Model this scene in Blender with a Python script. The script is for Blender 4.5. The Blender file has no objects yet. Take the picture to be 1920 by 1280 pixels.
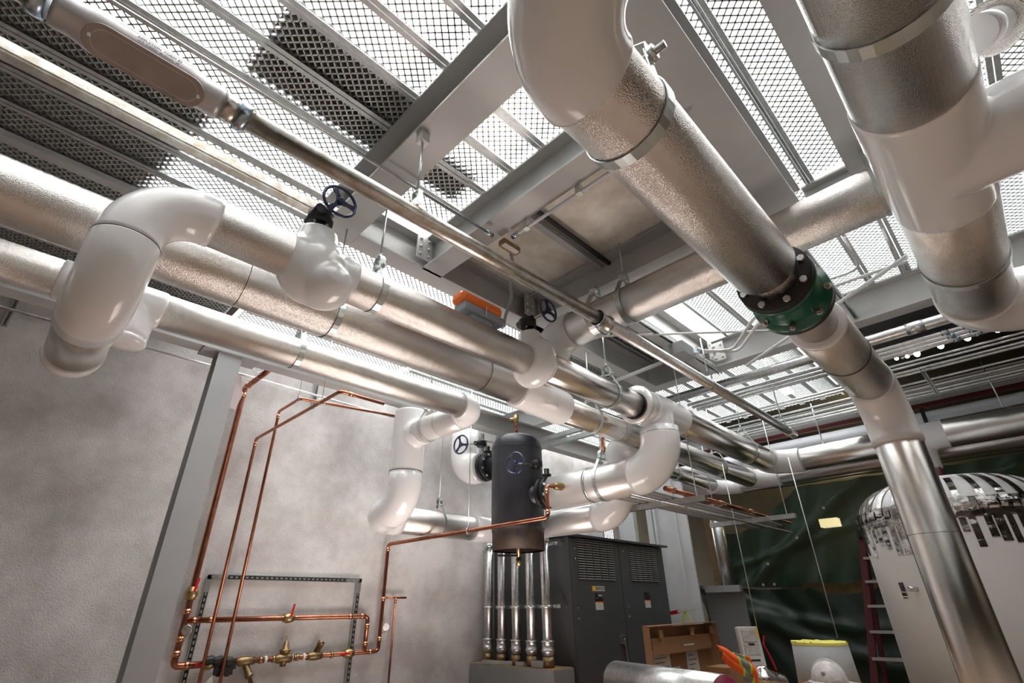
import bpy, math, random
from mathutils import Vector, Matrix
random.seed(7)
EYE = 1.55                      # eye height above the floor; plan coordinates below are relative to the eye
scene = bpy.context.scene
COL = scene.collection
V = Vector
X, Y, Z = V((1, 0, 0)), V((0, 1, 0)), V((0, 0, 1))

# ------------------------------------------------------------------ camera
F_PX, PITCH, YAW, ROLL = 934.1, math.radians(28.0255), math.radians(44.538), math.radians(-0.83675)
_f = V((math.cos(PITCH) * math.cos(YAW), math.cos(PITCH) * math.sin(YAW), math.sin(PITCH)))
_r0 = V((math.sin(YAW), -math.cos(YAW), 0)); _u0 = _r0.cross(_f)
_r = _r0 * math.cos(ROLL) + _u0 * math.sin(ROLL); _u = -_r0 * math.sin(ROLL) + _u0 * math.cos(ROLL)
cam_d = bpy.data.cameras.new('camera'); cam = bpy.data.objects.new('camera', cam_d); COL.objects.link(cam)
cam.matrix_world = Matrix(((_r.x, _u.x, -_f.x, 0), (_r.y, _u.y, -_f.y, 0), (_r.z, _u.z, -_f.z, EYE), (0, 0, 0, 1)))
cam_d.sensor_width = 36; cam_d.lens = 36 * F_PX / 1920; cam_d.clip_start = 0.05; cam_d.clip_end = 200
scene.camera = cam
def at(px, py, x=None, y=None, z=None):
    """survey helper: where a sight line meets a known plane of the building"""
    d = _f + _r * ((px - 960) / F_PX) - _u * ((py - 640) / F_PX)
    t = x / d.x if x is not None else y / d.y if y is not None else z / d.z
    return d * t

# ------------------------------------------------------------------ materials
def mat(name, col, rough=.5, metal=0., bump=0., bscale=50., mott=0., mscale=3., col2=None, detail=3., emit=None,
        trans=0., coat=0., sss=0., stretch=None, aniso=0.):
    m = bpy.data.materials.new(name); m.use_nodes = True
    nt = m.node_tree; b = nt.nodes['Principled BSDF']; L = nt.links.new
    b.inputs['Base Color'].default_value = (*col, 1); b.inputs['Roughness'].default_value = rough
    b.inputs['Metallic'].default_value = metal
    if coat: b.inputs['Coat Weight'].default_value = coat; b.inputs['Coat Roughness'].default_value = .08
    if sss: b.inputs['Subsurface Weight'].default_value = sss; b.inputs['Subsurface Radius'].default_value = (.03, .03, .03)
    if aniso: b.inputs['Anisotropic'].default_value = aniso
    tc = nt.nodes.new('ShaderNodeTexCoord'); src = tc.outputs['Object']
    if stretch:
        mp = nt.nodes.new('ShaderNodeMapping'); mp.inputs['Scale'].default_value = stretch; L(src, mp.inputs[0]); src = mp.outputs[0]
    if mott:
        n = nt.nodes.new('ShaderNodeTexNoise'); n.inputs['Scale'].default_value = mscale; n.inputs['Detail'].default_value = 6
        n.inputs['Roughness'].default_value = .6
        L(src, n.inputs['Vector'])
        r = nt.nodes.new('ShaderNodeValToRGB'); c2 = col2 or tuple(c * (1 - mott) for c in col)
        r.color_ramp.elements[0].position = .36; r.color_ramp.elements[1].position = .62
        r.color_ramp.elements[0].color = (*c2, 1); r.color_ramp.elements[1].color = (*col, 1)
        L(n.outputs['Fac'], r.inputs[0]); L(r.outputs[0], b.inputs['Base Color'])
    if bump:
        n = nt.nodes.new('ShaderNodeTexNoise'); n.inputs['Scale'].default_value = bscale; n.inputs['Detail'].default_value = detail
        L(src, n.inputs['Vector'])
        bp = nt.nodes.new('ShaderNodeBump'); bp.inputs['Strength'].default_value = bump; bp.inputs['Distance'].default_value = .01
        L(n.outputs['Fac'], bp.inputs['Height']); L(bp.outputs[0], b.inputs['Normal'])
    if emit: b.inputs['Emission Color'].default_value = (*emit[0], 1); b.inputs['Emission Strength'].default_value = emit[1]
    if trans:
        tr = nt.nodes.new('ShaderNodeBsdfTransparent'); mx = nt.nodes.new('ShaderNodeMixShader'); mx.inputs[0].default_value = trans
        out = nt.nodes['Material Output']; L(b.outputs[0], mx.inputs[1]); L(tr.outputs[0], mx.inputs[2]); L(mx.outputs[0], out.inputs[0])
    return m
M = dict(
    clad=mat('embossed_aluminium', (.80, .77, .735), .22, 1., bump=.34, bscale=260, mott=.10, mscale=6, detail=1),
    cladfar=mat('smooth_aluminium', (.80, .775, .74), .20, 1., bump=.10, bscale=300, mott=.08, mscale=5),
    cladwhite=mat('pale_cladding', (.86, .85, .84), .35, .55, mott=.04, mscale=6),
    pvc=mat('white_pvc', (.86, .86, .87), .18, 0, coat=.5, sss=.08, bump=.03, bscale=4),
    pvcball=mat('moulded_white_cover', (.82, .825, .83), .2, 0, coat=.6, bump=.35, bscale=5, sss=.1),
    galv=mat('galvanised_steel', (.72, .73, .74), .32, 1., bump=.06, bscale=60, mott=.25, mscale=28),
    galvold=mat('weathered_galvanised_tube', (.70, .685, .65), .3, 1., bump=.10, bscale=70, mott=.35, mscale=14, col2=(.50, .44, .36)),
    zinc=mat('zinc_plate', (.70, .75, .74), .3, .9, mott=.12, mscale=9),
    bluezinc=mat('blue_zinc_fitting', (.30, .42, .55), .25, 1., mott=.4, mscale=30, col2=(.6, .62, .6)),
    strut=mat('slotted_strut', (.60, .62, .62), .4, 1., mott=.2, mscale=12),
    dark=mat('dark_slot', (.015, .015, .018), .7),
    beam=mat('grey_painted_steel', (.47, .47, .465), .42, .1, bump=.03, bscale=30, mott=.12, mscale=1.6),
    beamdk=mat('grey_painted_column', (.40, .41, .42), .45, .05, bump=.03, bscale=25, mott=.10, mscale=2),
    grate=mat('galvanised_grating', (.60, .62, .62), .42, .75, mott=.2, mscale=20),
    conc=mat('stained_concrete_soffit', (.78, .74, .68), .85, 0, bump=.3, bscale=18, mott=.35, mscale=3.2, col2=(.58, .52, .45)),
    wall=mat('sprayed_concrete_wall', (.80, .79, .785), .9, 0, bump=.65, bscale=75, mott=.32, mscale=1.3, col2=(.50, .47, .46), detail=4),
    floor=mat('dusty_concrete_floor', (.26, .19, .145), .8, 0, bump=.2, bscale=20, mott=.25, mscale=1.2),
    board=mat('dark_plywood', (.075, .055, .045), .8, 0, bump=.2, bscale=20, mott=.3, mscale=5),
    deck=mat('dark_roof_deck', (.025, .024, .024), .6, .1, mott=.3, mscale=3),
    navy=mat('navy_enamel', (.012, .022, .075), .22, .2, coat=.6),
    iron=mat('black_cast_iron', (.022, .023, .026), .42, .3, bump=.1, bscale=60),
    vessel=mat('matt_black_vessel', (.032, .034, .042), .40, .1, bump=.12, bscale=90, mott=.3, mscale=4),
    rust=mat('rusty_black_skirt', (.030, .026, .026), .55, .2, mott=.6, mscale=5, col2=(.07, .042, .028), bump=.2, bscale=40),
    gasket=mat('black_rubber', (.018, .016, .017), .6),
    green=mat('green_enamel', (.010, .115, .062), .28, 0, coat=.4, mott=.12, mscale=14),
    copper=mat('copper', (.52, .22, .135), .27, 1., mott=.35, mscale=12, col2=(.36, .14, .08)),
    copperbr=mat('bright_copper_joint', (.86, .42, .25), .22, 1., mott=.2, mscale=20),
    brass=mat('brass', (.58, .43, .20), .35, 1., mott=.3, mscale=30),
    bronze=mat('bronze', (.36, .255, .13), .45, 1., mott=.3, mscale=20),
    red=mat('red_vinyl', (.62, .010, .022), .35),
    tapewhite=mat('thread_tape', (.85, .82, .78), .6),
    orange=mat('orange_plastic', (.95, .20, .015), .35, coat=.2),
    hiviz=mat('orange_fabric', (.95, .14, .02), .75, bump=.6, bscale=9),
    lime=mat('lime_tape', (.55, .85, .06), .5),
    silver=mat('grey_reflective_tape', (.22, .23, .23), .35),
    greyp=mat('grey_plastic', (.30, .33, .38), .45),
    castal=mat('cast_aluminium', (.50, .485, .49), .42, .65, bump=.05, bscale=60),
    castlid=mat('bare_aluminium_cover', (.36, .31, .29), .42, .85, mott=.2, mscale=8),
    black=mat('black', (.012, .012, .014), .5),
    cab=mat('charcoal_cabinet', (.085, .092, .098), .45, .1, mott=.08, mscale=2),
    cablid=mat('dark_cabinet_roof', (.05, .052, .06), .4, .2),
    boxgrey=mat('grey_enclosure', (.24, .25, .255), .5, .1, mott=.1, mscale=3),
    wood=mat('bare_plywood', (.42, .28, .14), .75, mott=.25, mscale=10),
    paper=mat('white_paper', (.62, .61, .60), .7, mott=.12, mscale=30),
    yellow=mat('yellow_print', (.85, .52, .03), .5),
    card=mat('brown_cardboard', (.30, .155, .075), .85, bump=.1, bscale=12, mott=.12, mscale=4),
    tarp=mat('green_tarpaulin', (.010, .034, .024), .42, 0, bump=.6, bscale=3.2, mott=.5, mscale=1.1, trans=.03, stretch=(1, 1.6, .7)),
    tarplit=mat('lit_green_tarpaulin', (.020, .062, .038), .42, 0, bump=.5, bscale=3.0, mott=.4, mscale=1.0, trans=.06, stretch=(1, 1.6, .7)),  # lit copy of tarp: light through the sheet put into a brighter green
    rope=mat('yellow_rope', (.75, .72, .06), .7),
    jacketw=mat('white_tank_jacket', (.90, .90, .92), .6, bump=.5, bscale=5, mott=.05, mscale=2),
    foil=mat('crinkled_foil_tape', (.80, .79, .78), .16, 1., bump=.7, bscale=14, mott=.35, mscale=10, col2=(.34, .32, .31)),
    foilbr=mat('brown_foil_tape', (.42, .31, .20), .3, .7, bump=.7, bscale=20),
    ladder=mat('red_fibreglass', (.07, .002, .005), .7),
    alu=mat('ladder_aluminium', (.55, .56, .58), .35, .8),
    duct=mat('white_duct_wrap', (.70, .72, .76), .45, bump=.4, bscale=2.5, mott=.08, mscale=2),
    whitecol=mat('white_steel', (.60, .62, .63), .5, bump=.03, bscale=10, mott=.08, mscale=2),
    redbeam=mat('red_primer', (.10, .012, .007), .6),
    fibre=mat('grey_insulation_jacket', (.42, .43, .44), .8, bump=.4, bscale=14, mott=.08, mscale=4),
    yelfoam=mat('yellow_foam', (.80, .74, .16), .9, bump=.6, bscale=30),
    hat=mat('white_hard_hat', (.62, .61, .60), .3, mott=.12, mscale=16, col2=(.45, .42, .40)),
    backwall=mat('tan_back_wall', (.11, .09, .06), .9, mott=.3, mscale=1.2),
    lamp=mat('lit_tube', (1, .95, .7), .5, emit=((1, .86, .45), 9)),
    lampw=mat('lit_panel', (1, 1, .95), .5, emit=((1, .97, .85), 3)),
    maroon=mat('maroon_lining', (.20, .006, .035), .6),
    plastic=mat('pale_plastic', (.66, .65, .63), .35),
    salmon=mat('salmon_bounce_strip', (.50, .17, .12), .7),  # colour of the added floor strip, picked for its pink bounce
    ink=mat('black_ink', (.02, .02, .03), .6),
    pinkfilm=mat('pink_tinged_film', (.80, .70, .72), .4, trans=.35, bump=.5, bscale=20),
)

# ------------------------------------------------------------------ mesh building
class MB:
    def __init__(s): s.v = []; s.f = []; s.sm = []
    def add(s, vs, fs, smooth=False):
        o = len(s.v); s.v += [V(a) for a in vs]; s.f += [tuple(i + o for i in f) for f in fs]
        s.sm += ([smooth] * len(fs) if isinstance(smooth, bool) else smooth)
        return s
    def box(s, lo, hi):
        x0, y0, z0 = lo; x1, y1, z1 = hi
        return s.add([(x0, y0, z0), (x1, y0, z0), (x1, y1, z0), (x0, y1, z0), (x0, y0, z1), (x1, y0, z1), (x1, y1, z1), (x0, y1, z1)],
                     [(0, 3, 2, 1), (4, 5, 6, 7), (0, 1, 5, 4), (1, 2, 6, 5), (2, 3, 7, 6), (3, 0, 4, 7)])
    def obox(s, c, a, b, n):
        """box centred at c with half-extent vectors a, b, n"""
        c, a, b, n = V(c), V(a), V(b), V(n)
        vs = [c + a * i + b * j + n * k for k in (-1, 1) for (i, j) in ((-1, -1), (1, -1), (1, 1), (-1, 1))]
        return s.add(vs, [(0, 3, 2, 1), (4, 5, 6, 7), (0, 1, 5, 4), (1, 2, 6, 5), (2, 3, 7, 6), (3, 0, 4, 7)])
    def bar(s, p, q, w, h, up=Z):
        p, q = V(p), V(q); d = (q - p); u = V(up) - d.normalized() * V(up).dot(d.normalized())
        if u.length < 1e-4: u = X - d.normalized() * X.dot(d.normalized())
        u.normalize(); sd = d.normalized().cross(u)
        return s.obox((p + q) / 2, d / 2, sd * w / 2, u * h / 2)
    def tube(s, pts, r, seg=24, caps=True, smooth=True):
        pts = [V(p) for p in pts]; n = len(pts); rs = r if isinstance(r, (list, tuple)) else [r] * n
        T = []
        for i in range(n):
            a = pts[min(i + 1, n - 1)] - pts[max(i - 1, 0)]
            if i and i < n - 1:
                a1 = (pts[i] - pts[i - 1]); a2 = (pts[i + 1] - pts[i])
                if a1.length > 1e-7 and a2.length > 1e-7: a = a1.normalized() + a2.normalized()
            T.append(a.normalized())
        u = Z if abs(T[0].z) < .9 else X
        u = (u - T[0] * u.dot(T[0])).normalized(); rings = []
        for i in range(n):
            if i:
                u = u - T[i] * u.dot(T[i]); u.normalize()
            w = T[i].cross(u)
            k = 1.
            rings.append([pts[i] + (u * math.cos(2 * math.pi * j / seg) + w * math.sin(2 * math.pi * j / seg)) * rs[i] for j in range(seg)])
        vs = [p for ring in rings for p in ring]; fs = []
        for i in range(n - 1):
            for j in range(seg):
                k = (j + 1) % seg; fs.append((i * seg + j, i * seg + k, (i + 1) * seg + k, (i + 1) * seg + j))
        sm = [smooth] * len(fs)
        if caps:
            fs.append(tuple(range(seg - 1, -1, -1))); fs.append(tuple((n - 1) * seg + j for j in range(seg))); sm += [False, False]
        return s.add(vs, fs, sm)
    def lathe(s, o, ax, prof, seg=32, caps=True):
        """prof: list of (distance along axis, radius)"""
        o, ax = V(o), V(ax).normalized()
        u = Z if abs(ax.z) < .9 else X
        u = (u - ax * u.dot(ax)).normalized(); w = ax.cross(u)
        vs = []; fs = []
        for t, r in prof:
            for j in range(seg):
                a = 2 * math.pi * j / seg; vs.append(o + ax * t + (u * math.cos(a) + w * math.sin(a)) * max(r, 1e-5))
        for i in range(len(prof) - 1):
            for j in range(seg):
                k = (j + 1) % seg; fs.append((i * seg + j, i * seg + k, (i + 1) * seg + k, (i + 1) * seg + j))
        sm = [True] * len(fs)
        if caps:
            fs.append(tuple(range(seg - 1, -1, -1))); fs.append(tuple((len(prof) - 1) * seg + j for j in range(seg))); sm += [False, False]
        return s.add(vs, fs, sm)
    def sphere(s, c, rx, ry=None, rz=None, seg=32, rings=16):
        ry = ry or rx; rz = rz or rx; c = V(c); vs = []; fs = []
        for i in range(rings + 1):
            t = math.pi * i / rings
            for j in range(seg):
                a = 2 * math.pi * j / seg
                vs.append(c + V((rx * math.sin(t) * math.cos(a), ry * math.sin(t) * math.sin(a), rz * math.cos(t))))
        for i in range(rings):
            for j in range(seg):
                k = (j + 1) % seg; fs.append((i * seg + j, (i + 1) * seg + j, (i + 1) * seg + k, i * seg + k))
        return s.add(vs, fs, True)
    def torus(s, c, ax, R, r, seg=36, sub=12):
        c, ax = V(c), V(ax).normalized(); u = Z if abs(ax.z) < .9 else X
        u = (u - ax * u.dot(ax)).normalized(); w = ax.cross(u); vs = []; fs = []
        for i in range(seg):
            a = 2 * math.pi * i / seg; d = u * math.cos(a) + w * math.sin(a)
            for j in range(sub):
                b = 2 * math.pi * j / sub; vs.append(c + d * (R + r * math.cos(b)) + ax * r * math.sin(b))
        for i in range(seg):
            for j in range(sub):
                i2 = (i + 1) % seg; j2 = (j + 1) % sub; fs.append((i * sub + j, i2 * sub + j, i2 * sub + j2, i * sub + j2))
        return s.add(vs, fs, True)
    def ribbon(s, path, wd, w, th):
        """flat strap: swept along path, width along wd"""
        path = [V(p) for p in path]; wd = V(wd).normalized(); n = len(path); vs = []; fs = []
        for i, p in enumerate(path):
            t = (path[min(i + 1, n - 1)] - path[max(i - 1, 0)]).normalized(); nn = t.cross(wd).normalized()
            vs += [p - wd * w / 2 - nn * th / 2, p + wd * w / 2 - nn * th / 2, p + wd * w / 2 + nn * th / 2, p - wd * w / 2 + nn * th / 2]
        for i in range(n - 1):
            for j in range(4):
                k = (j + 1) % 4; fs.append((i * 4 + j, i * 4 + k, (i + 1) * 4 + k, (i + 1) * 4 + j))
        fs += [(3, 2, 1, 0), tuple((n - 1) * 4 + j for j in range(4))]
        return s.add(vs, fs)
    def hex(s, c, ax, r, h):
        return s.lathe(V(c) - V(ax).normalized() * h / 2, ax, [(0, r), (h, r)], seg=6)
    def prism(s, poly, d):
        n = len(poly); d = V(d); vs = [V(p) for p in poly] + [V(p) + d for p in poly]
        fs = [tuple(range(n - 1, -1, -1)), tuple(range(n, 2 * n))] + [(i, (i + 1) % n, n + (i + 1) % n, n + i) for i in range(n)]
        return s.add(vs, fs)
    def ibeam(s, p, q, w, h, tf=.018, tw=.011):
        """I section from p to q (points on the underside centre line), h high"""
        p, q = V(p), V(q); d = (q - p).normalized(); sd = d.cross(Z)
        if abs(d.z) > .9: up = X; sd = Y
        else: up = Z
        a, b = w / 2, tw / 2
        pr = [(-a, 0), (a, 0), (a, tf), (b, tf), (b, h - tf), (a, h - tf), (a, h), (-a, h), (-a, h - tf), (-b, h - tf), (-b, tf), (-a, tf)]
        return s.prism([p + sd * x + up * y for x, y in pr], q - p)

ORI = {}
def obj(name, mb, m, parent=None, remesh=0, bevel=0, kind=None):
    if parent is None:
        xs = [v.x for v in mb.v]; ys = [v.y for v in mb.v]; zs = [v.z for v in mb.v]
        o = V(((min(xs) + max(xs)) / 2, (min(ys) + max(ys)) / 2, min(zs)))
    else: o = ORI[parent.name]
    me = bpy.data.meshes.new(name); me.from_pydata([tuple(v - o) for v in mb.v], [], mb.f); me.update()
    for p, sf in zip(me.polygons, mb.sm): p.use_smooth = sf
    me.materials.append(M[m] if isinstance(m, str) else m)
    ob = bpy.data.objects.new(name, me); COL.objects.link(ob); ORI[ob.name] = o
    if parent is None: ob.location = o + V((0, 0, EYE))
    else: ob.parent = parent
    if remesh:
        r = ob.modifiers.new('blend', 'REMESH'); r.mode = 'VOXEL'; r.voxel_size = remesh; r.use_smooth_shade = True
        sm = ob.modifiers.new('smooth', 'SMOOTH'); sm.factor = .6; sm.iterations = 9
    if bevel:
        b = ob.modifiers.new('bevel', 'BEVEL'); b.width = bevel; b.segments = 2; b.limit_method = 'ANGLE'
    if kind: ob['kind'] = kind
    return ob
def tag(o, label, cat, group=None):
    o['label'] = label; o['category'] = cat
    if group: o['group'] = group
    return o
def thing(name, label, cat, loc, group=None):
    o = bpy.data.objects.new(name, None); COL.objects.link(o); o.empty_display_size = .1
    o.location = V(loc) + V((0, 0, EYE)); ORI[o.name] = V(loc)
    return tag(o, label, cat, group)
def arc(corner, d1, d2, R, n=14):
    c0, d1, d2 = V(corner), V(d1), V(d2); a = c0 - d1 * R; c = a + d2 * R
    return [c - d2 * R * math.cos(t) + d1 * R * math.sin(t) for t in (math.pi / 2 * i / n for i in range(n + 1))]
def bend(pts, R, n=8):
    pts = [V(p) for p in pts]; out = [pts[0]]
    for i in range(1, len(pts) - 1):
        d1 = (pts[i] - pts[i - 1]); d2 = (pts[i + 1] - pts[i]); l = min(d1.length, d2.length) * .49; d1.normalize(); d2.normalize()
        ang = d1.angle(d2)
        if ang < .02: out.append(pts[i]); continue
        t = min(R * math.tan(ang / 2), l); a = pts[i] - d1 * t; b = pts[i] + d2 * t
        for k in range(n + 1):
            u = k / n; out.append(a * (1 - u) ** 2 + pts[i] * 2 * u * (1 - u) + b * u * u)
    out.append(pts[-1]); return out

# --- pipe parts
def jacket(T, a, b, r, m='clad', name='jacket', seg=48):
    a, b = V(a), V(b); d = b - a
    mb = MB().lathe(a, d, [(0, r - .012), (0, r - .001), (.001, r), (d.length - .001, r), (d.length, r - .001), (d.length, r - .012)], seg)
    return obj(name, mb, m, T)
def band(T, c, ax, r, w=.006, m='gasket', name='seam_band', h=.003):
    ax = V(ax).normalized(); c = V(c)
    return obj(name, MB().lathe(c - ax * w / 2, ax, [(0, r), (0, r + h), (w, r + h), (w, r)], 48, False), m, T)
def elbow(T, corner, d1, d2, R, r, m='pvc', e1=.02, e2=.02, name='elbow_cover', n=16):
    p = arc(corner, d1, d2, R, n); p = [p[0] - V(d1) * e1] + p + [p[-1] + V(d2) * e2]
    return obj(name, MB().tube(p, r, 48), m, T)
def tee(T, a, b, c, d, r, rb, m='pvc', name='tee_cover', vox=.012):
    mb = MB().tube([a, b], r, 40).tube([c, d], rb, 40)
    return obj(name, mb, m, T, remesh=vox)

def hanger(px, ax, r, rodtop, label, drop=.0, group=None, w=.04, yoke=True, sp=.035, bs=1.):
    """clevis hanger: strap round the pipe, yoke, cross bolt, threaded rod"""
    c = V(px); ax = V(ax).normalized(); sd = Z.cross(ax)
    T = thing('pipe_hanger', label, 'hanger', c + Z * (r + .14), group)
    rr = r + .005; pth = [c + Z * (r + .10) + sd * sp]
    for k in range(0, 25):
        a = math.radians(38 - 256 * k / 24); pth.append(c + sd * rr * math.cos(a) + Z * rr * math.sin(a))
    pth.append(c + Z * (r + .10) - sd * sp)
    obj('strap', MB().ribbon(pth, ax, w, .005), 'zinc', T)
    if yoke:
        q = sp + .008; yp = [c + Z * (r + .045) + sd * q, c + Z * (r + .13) + sd * q, c + Z * (r + .165) + sd * q * .5, c + Z * (r + .165) - sd * q * .5, c + Z * (r + .13) - sd * q, c + Z * (r + .045) - sd * q]
        obj('yoke', MB().ribbon(yp, ax, w * .95, .006), 'zinc', T)
    b = MB().tube([c + Z * (r + .075) + sd * (sp + .04 * bs), c + Z * (r + .075) - sd * (sp + .04 * bs)], .008 * bs, 12)
    for e_ in (-1, 1): b.hex(c + Z * (r + .075) + sd * (sp + .02) * e_, sd, .017 * bs, .014 * bs)
    obj('bolt', b, 'zinc', T)
    top = V((c.x, c.y, rodtop)) if not isinstance(rodtop, V) else rodtop
    obj('rod', MB().tube([c + Z * (r + .12), top], .007, 10).hex(c + Z * (r + .15), Z, .014, .014).hex(c + Z * (r + .185), Z, .014, .014), 'zinc', T)
    return T
def handwheel(T, c, ax, R=.1, rot=0., m='navy'):
    c, ax = V(c), V(ax).normalized(); u = Z if abs(ax.z) < .9 else X
    u = (u - ax * u.dot(ax)).normalized(); w = ax.cross(u)
    mb = MB().torus(c, ax, R, R * .095, 40, 12); mb.lathe(c - ax * .018, ax, [(0, .018), (0, .022), (.032, .022), (.036, .016)], 20)
    for k in range(3):
        a = rot + k * 2 * math.pi / 3; d = u * math.cos(a) + w * math.sin(a); t = w * math.cos(a) - u * math.sin(a)
        mb.prism([c + d * .01 - t * .024 - ax * .004, c + d * R * .5 - t * .012 - ax * .004, c + d * R * .97 - t * .020 - ax * .004,
                  c + d * R * .97 + t * .020 - ax * .004, c + d * R * .5 + t * .012 - ax * .004, c + d * .01 + t * .024 - ax * .004], ax * .009)
    return obj('handwheel', mb, m, T)
def gear_valve(label, neck0, neck1, gear, wheel, ax, R, rot, boxr=.05, body=None, group=None):
    """quarter-turn valve with worm gear and hand wheel"""
    T = thing('handwheel_valve', label, 'valve', neck0, group)
    obj('neck', MB().lathe(neck0, V(neck1) - V(neck0), [(0, .04), (.02, .055), (.035, .055), (.04, .032), ((V(neck1) - V(neck0)).length, .032)], 28), 'iron', T)
    g = V(gear); a = V(ax).normalized()
    gb = MB().lathe(g - Z * boxr * .6, Z, [(0, boxr * .8), (boxr * .15, boxr), (boxr * 1.05, boxr), (boxr * 1.2, boxr * .8)], 28)
    sd = a.cross(Z).normalized()
    gb.tube([g + a * boxr * 1.3 + sd * boxr * .55, g - a * boxr * .9 + sd * boxr * .55], boxr * .42, 16)
    obj('gear_box', gb, 'iron', T)
    for k in range(4):
        an = k * math.pi / 2 + .6; obj('bolt', MB().hex(g + V((math.cos(an), math.sin(an), 0)) * boxr * .68 - Z * boxr * .68, Z, .009, .012), 'zinc', T)
    w = V(wheel)
    obj('stem', MB().tube([g + a * boxr * .6 + sd * boxr * .55, w], .0085, 12), 'galvold', T)
    handwheel(T, w, ax, R, rot)
    return T

# ================================================================== SETTING
def slab(name, lo, hi, m): return obj(name, MB().box(lo, hi), m, kind='structure')
W = 5.9                                                # the concrete wall
slab('floor', (-6, -9, -EYE - .1), (13, W + .3, -EYE), 'floor')
slab('bounce_strip_1', (.5, 3.3, -EYE), (6.5, 4.0, -EYE + .012), 'salmon')  # added strip below the view, gives pipe undersides a pinkish reflection
slab('wall_left', (-4.5, W, -EYE), (9.2, W + .25, 2.78), 'wall')
slab('wall_rear', (-6.2, -9, -EYE), (-6, W + .3, 3.2), 'backwall')
slab('wall_right', (-6, -9.2, -EYE), (13, -9, 3.2), 'backwall')
slab('wall_back', (11.6, -9, -EYE), (11.8, W + 1.5, 3.4), 'backwall')

# beams of the grating deck, undersides at 2.5 above the eye
ZB, ZT = 2.5, 2.82
def beam(a, b, w, label, h=.32, m='beam', z=ZB, name='steel_beam', plates=()):
    T = thing(name, label, 'beam', (V((*a, z)) + V((*b, z))) / 2, None)
    obj('section', MB().ibeam((*a, z), (*b, z), w, h), m, T)
    for c, n in plates: # bolted end plate: centre, normal
        c, n = V(c), V(n); s = Z.cross(n)
        obj('end_plate', MB().obox(c, n * .006, s * .075, Z * .12), m, T)
        for k in range(3):
            for q in (-1, 1): obj('bolt', MB().lathe(c + s * .04 * q + Z * (.08 * (k - 1)) + n * .004, n, [(0, .014), (.01, .013), (.016, .006)], 10), m, T)
    return T
beam((1.173, -2.2), (1.173, 3.06), .245, 'broad grey cross beam nearest the camera, shadow patch on its underside', plates=[((1.19, 2.86, 2.68), (0, -1, 0))])
beam((1.985, .64), (1.985, 2.90), .19, 'narrower grey cross beam on the left edge of the concrete soffit', plates=[((1.87, 2.86, 2.68), (0, -1, 0))])
beam((3.31, .64), (3.31, 3.06), .245, 'grey cross beam on the far edge of the stained concrete soffit', plates=[((3.17, 2.86, 2.68), (0, -1, 0))])
beam((5.66, -5), (5.66, W), .18, 'grey cross beam behind the electrical conduits, far side of the grating', h=.35, plates=[((5.55, 1.99, 2.67), (-1, 0, 0))])
beam((8.82, -6), (8.82, W), .24, 'far grey cross beam with a thin red beam under it, above the tarpaulin', h=.2)
beam((1.30, 2.966), (5.57, 2.966), .18, 'long grey girder running away behind the first handwheel and orange actuator')
beam((1.3, .519), (3.6, .519), .228, 'grey beam between the concrete soffit and the strip of grating at top')
beam((-1.0, -.033), (3.6, -.033), .234, 'grey beam beside the big upper right pipe, dark shadow at its end')
beam((3.66, -4), (3.66, .40), .10, 'short grey beam hidden above the cross header pipe', h=.33)
beam((3.43, 2.153), (5.57, 2.153), .19, 'pale grey beam ending at a bolted plate above the junction box', plates=[((5.50, 2.05, 2.67), (0, -1, 0))])
beam((-2.5, 4.95), (7.6, 4.95), .17, 'grey support beam behind the insulated pipe nearest the concrete wall', h=.25, z=2.165)
tag(obj('red_beam', MB().box((9.0, -6, 2.455), (9.06, W, 2.52)), 'redbeam'), 'thin red primed steel edge beam above the white duct', 'beam')
T = thing('steel_column', 'grey steel column standing in front of the sprayed concrete wall', 'column', (1.134, 4.95, -EYE))
cm = MB(); a, b = .103, .09
cm.prism([V((1.134 + x, 4.95 + y, -EYE)) for x, y in ((-a, -b), (a, -b), (a, -b + .012), (.006, -b + .012), (.006, b - .012), (a, b - .012), (a, b), (-a, b), (-a, b - .012), (-.006, b - .012), (-.006, -b + .012), (-a, -b + .012))], (0, 0, EYE + 2.148))
obj('shaft', cm, 'beamdk', T); obj('cap_plate', MB().box((.90, 4.83, 2.148), (1.40, 5.07, 2.164)), 'beamdk', T)
obj('base_plate', MB().box((.97, 4.79, -EYE), (1.30, 5.11, -EYE + .02)), 'beamdk', T)
# steel clamp under first beam + stained concrete soffit
tag(obj('concrete_soffit', MB().box((2.02, .55, 2.84), (3.42, 3.0, 2.98)), 'conc', kind='structure'), 'stained concrete panel between the beams', 'soffit')
tag(obj('roof_deck', MB().box((5.75, -8, 3.02), (11.6, 1.35, 3.1)), 'deck', kind='structure'), 'dark roof deck', 'roof')
slab('ceiling_2', (-6.2, -9.2, 3.0), (5.75, -4.6, 3.08), 'deck')
slab('ceiling_3', (-6.2, -4.6, 3.0), (-3.6, W + .3, 3.08), 'deck')
slab('ceiling', (9.0, 1.35, 3.02), (11.6, W + 1.5, 3.1), 'deck')

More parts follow.
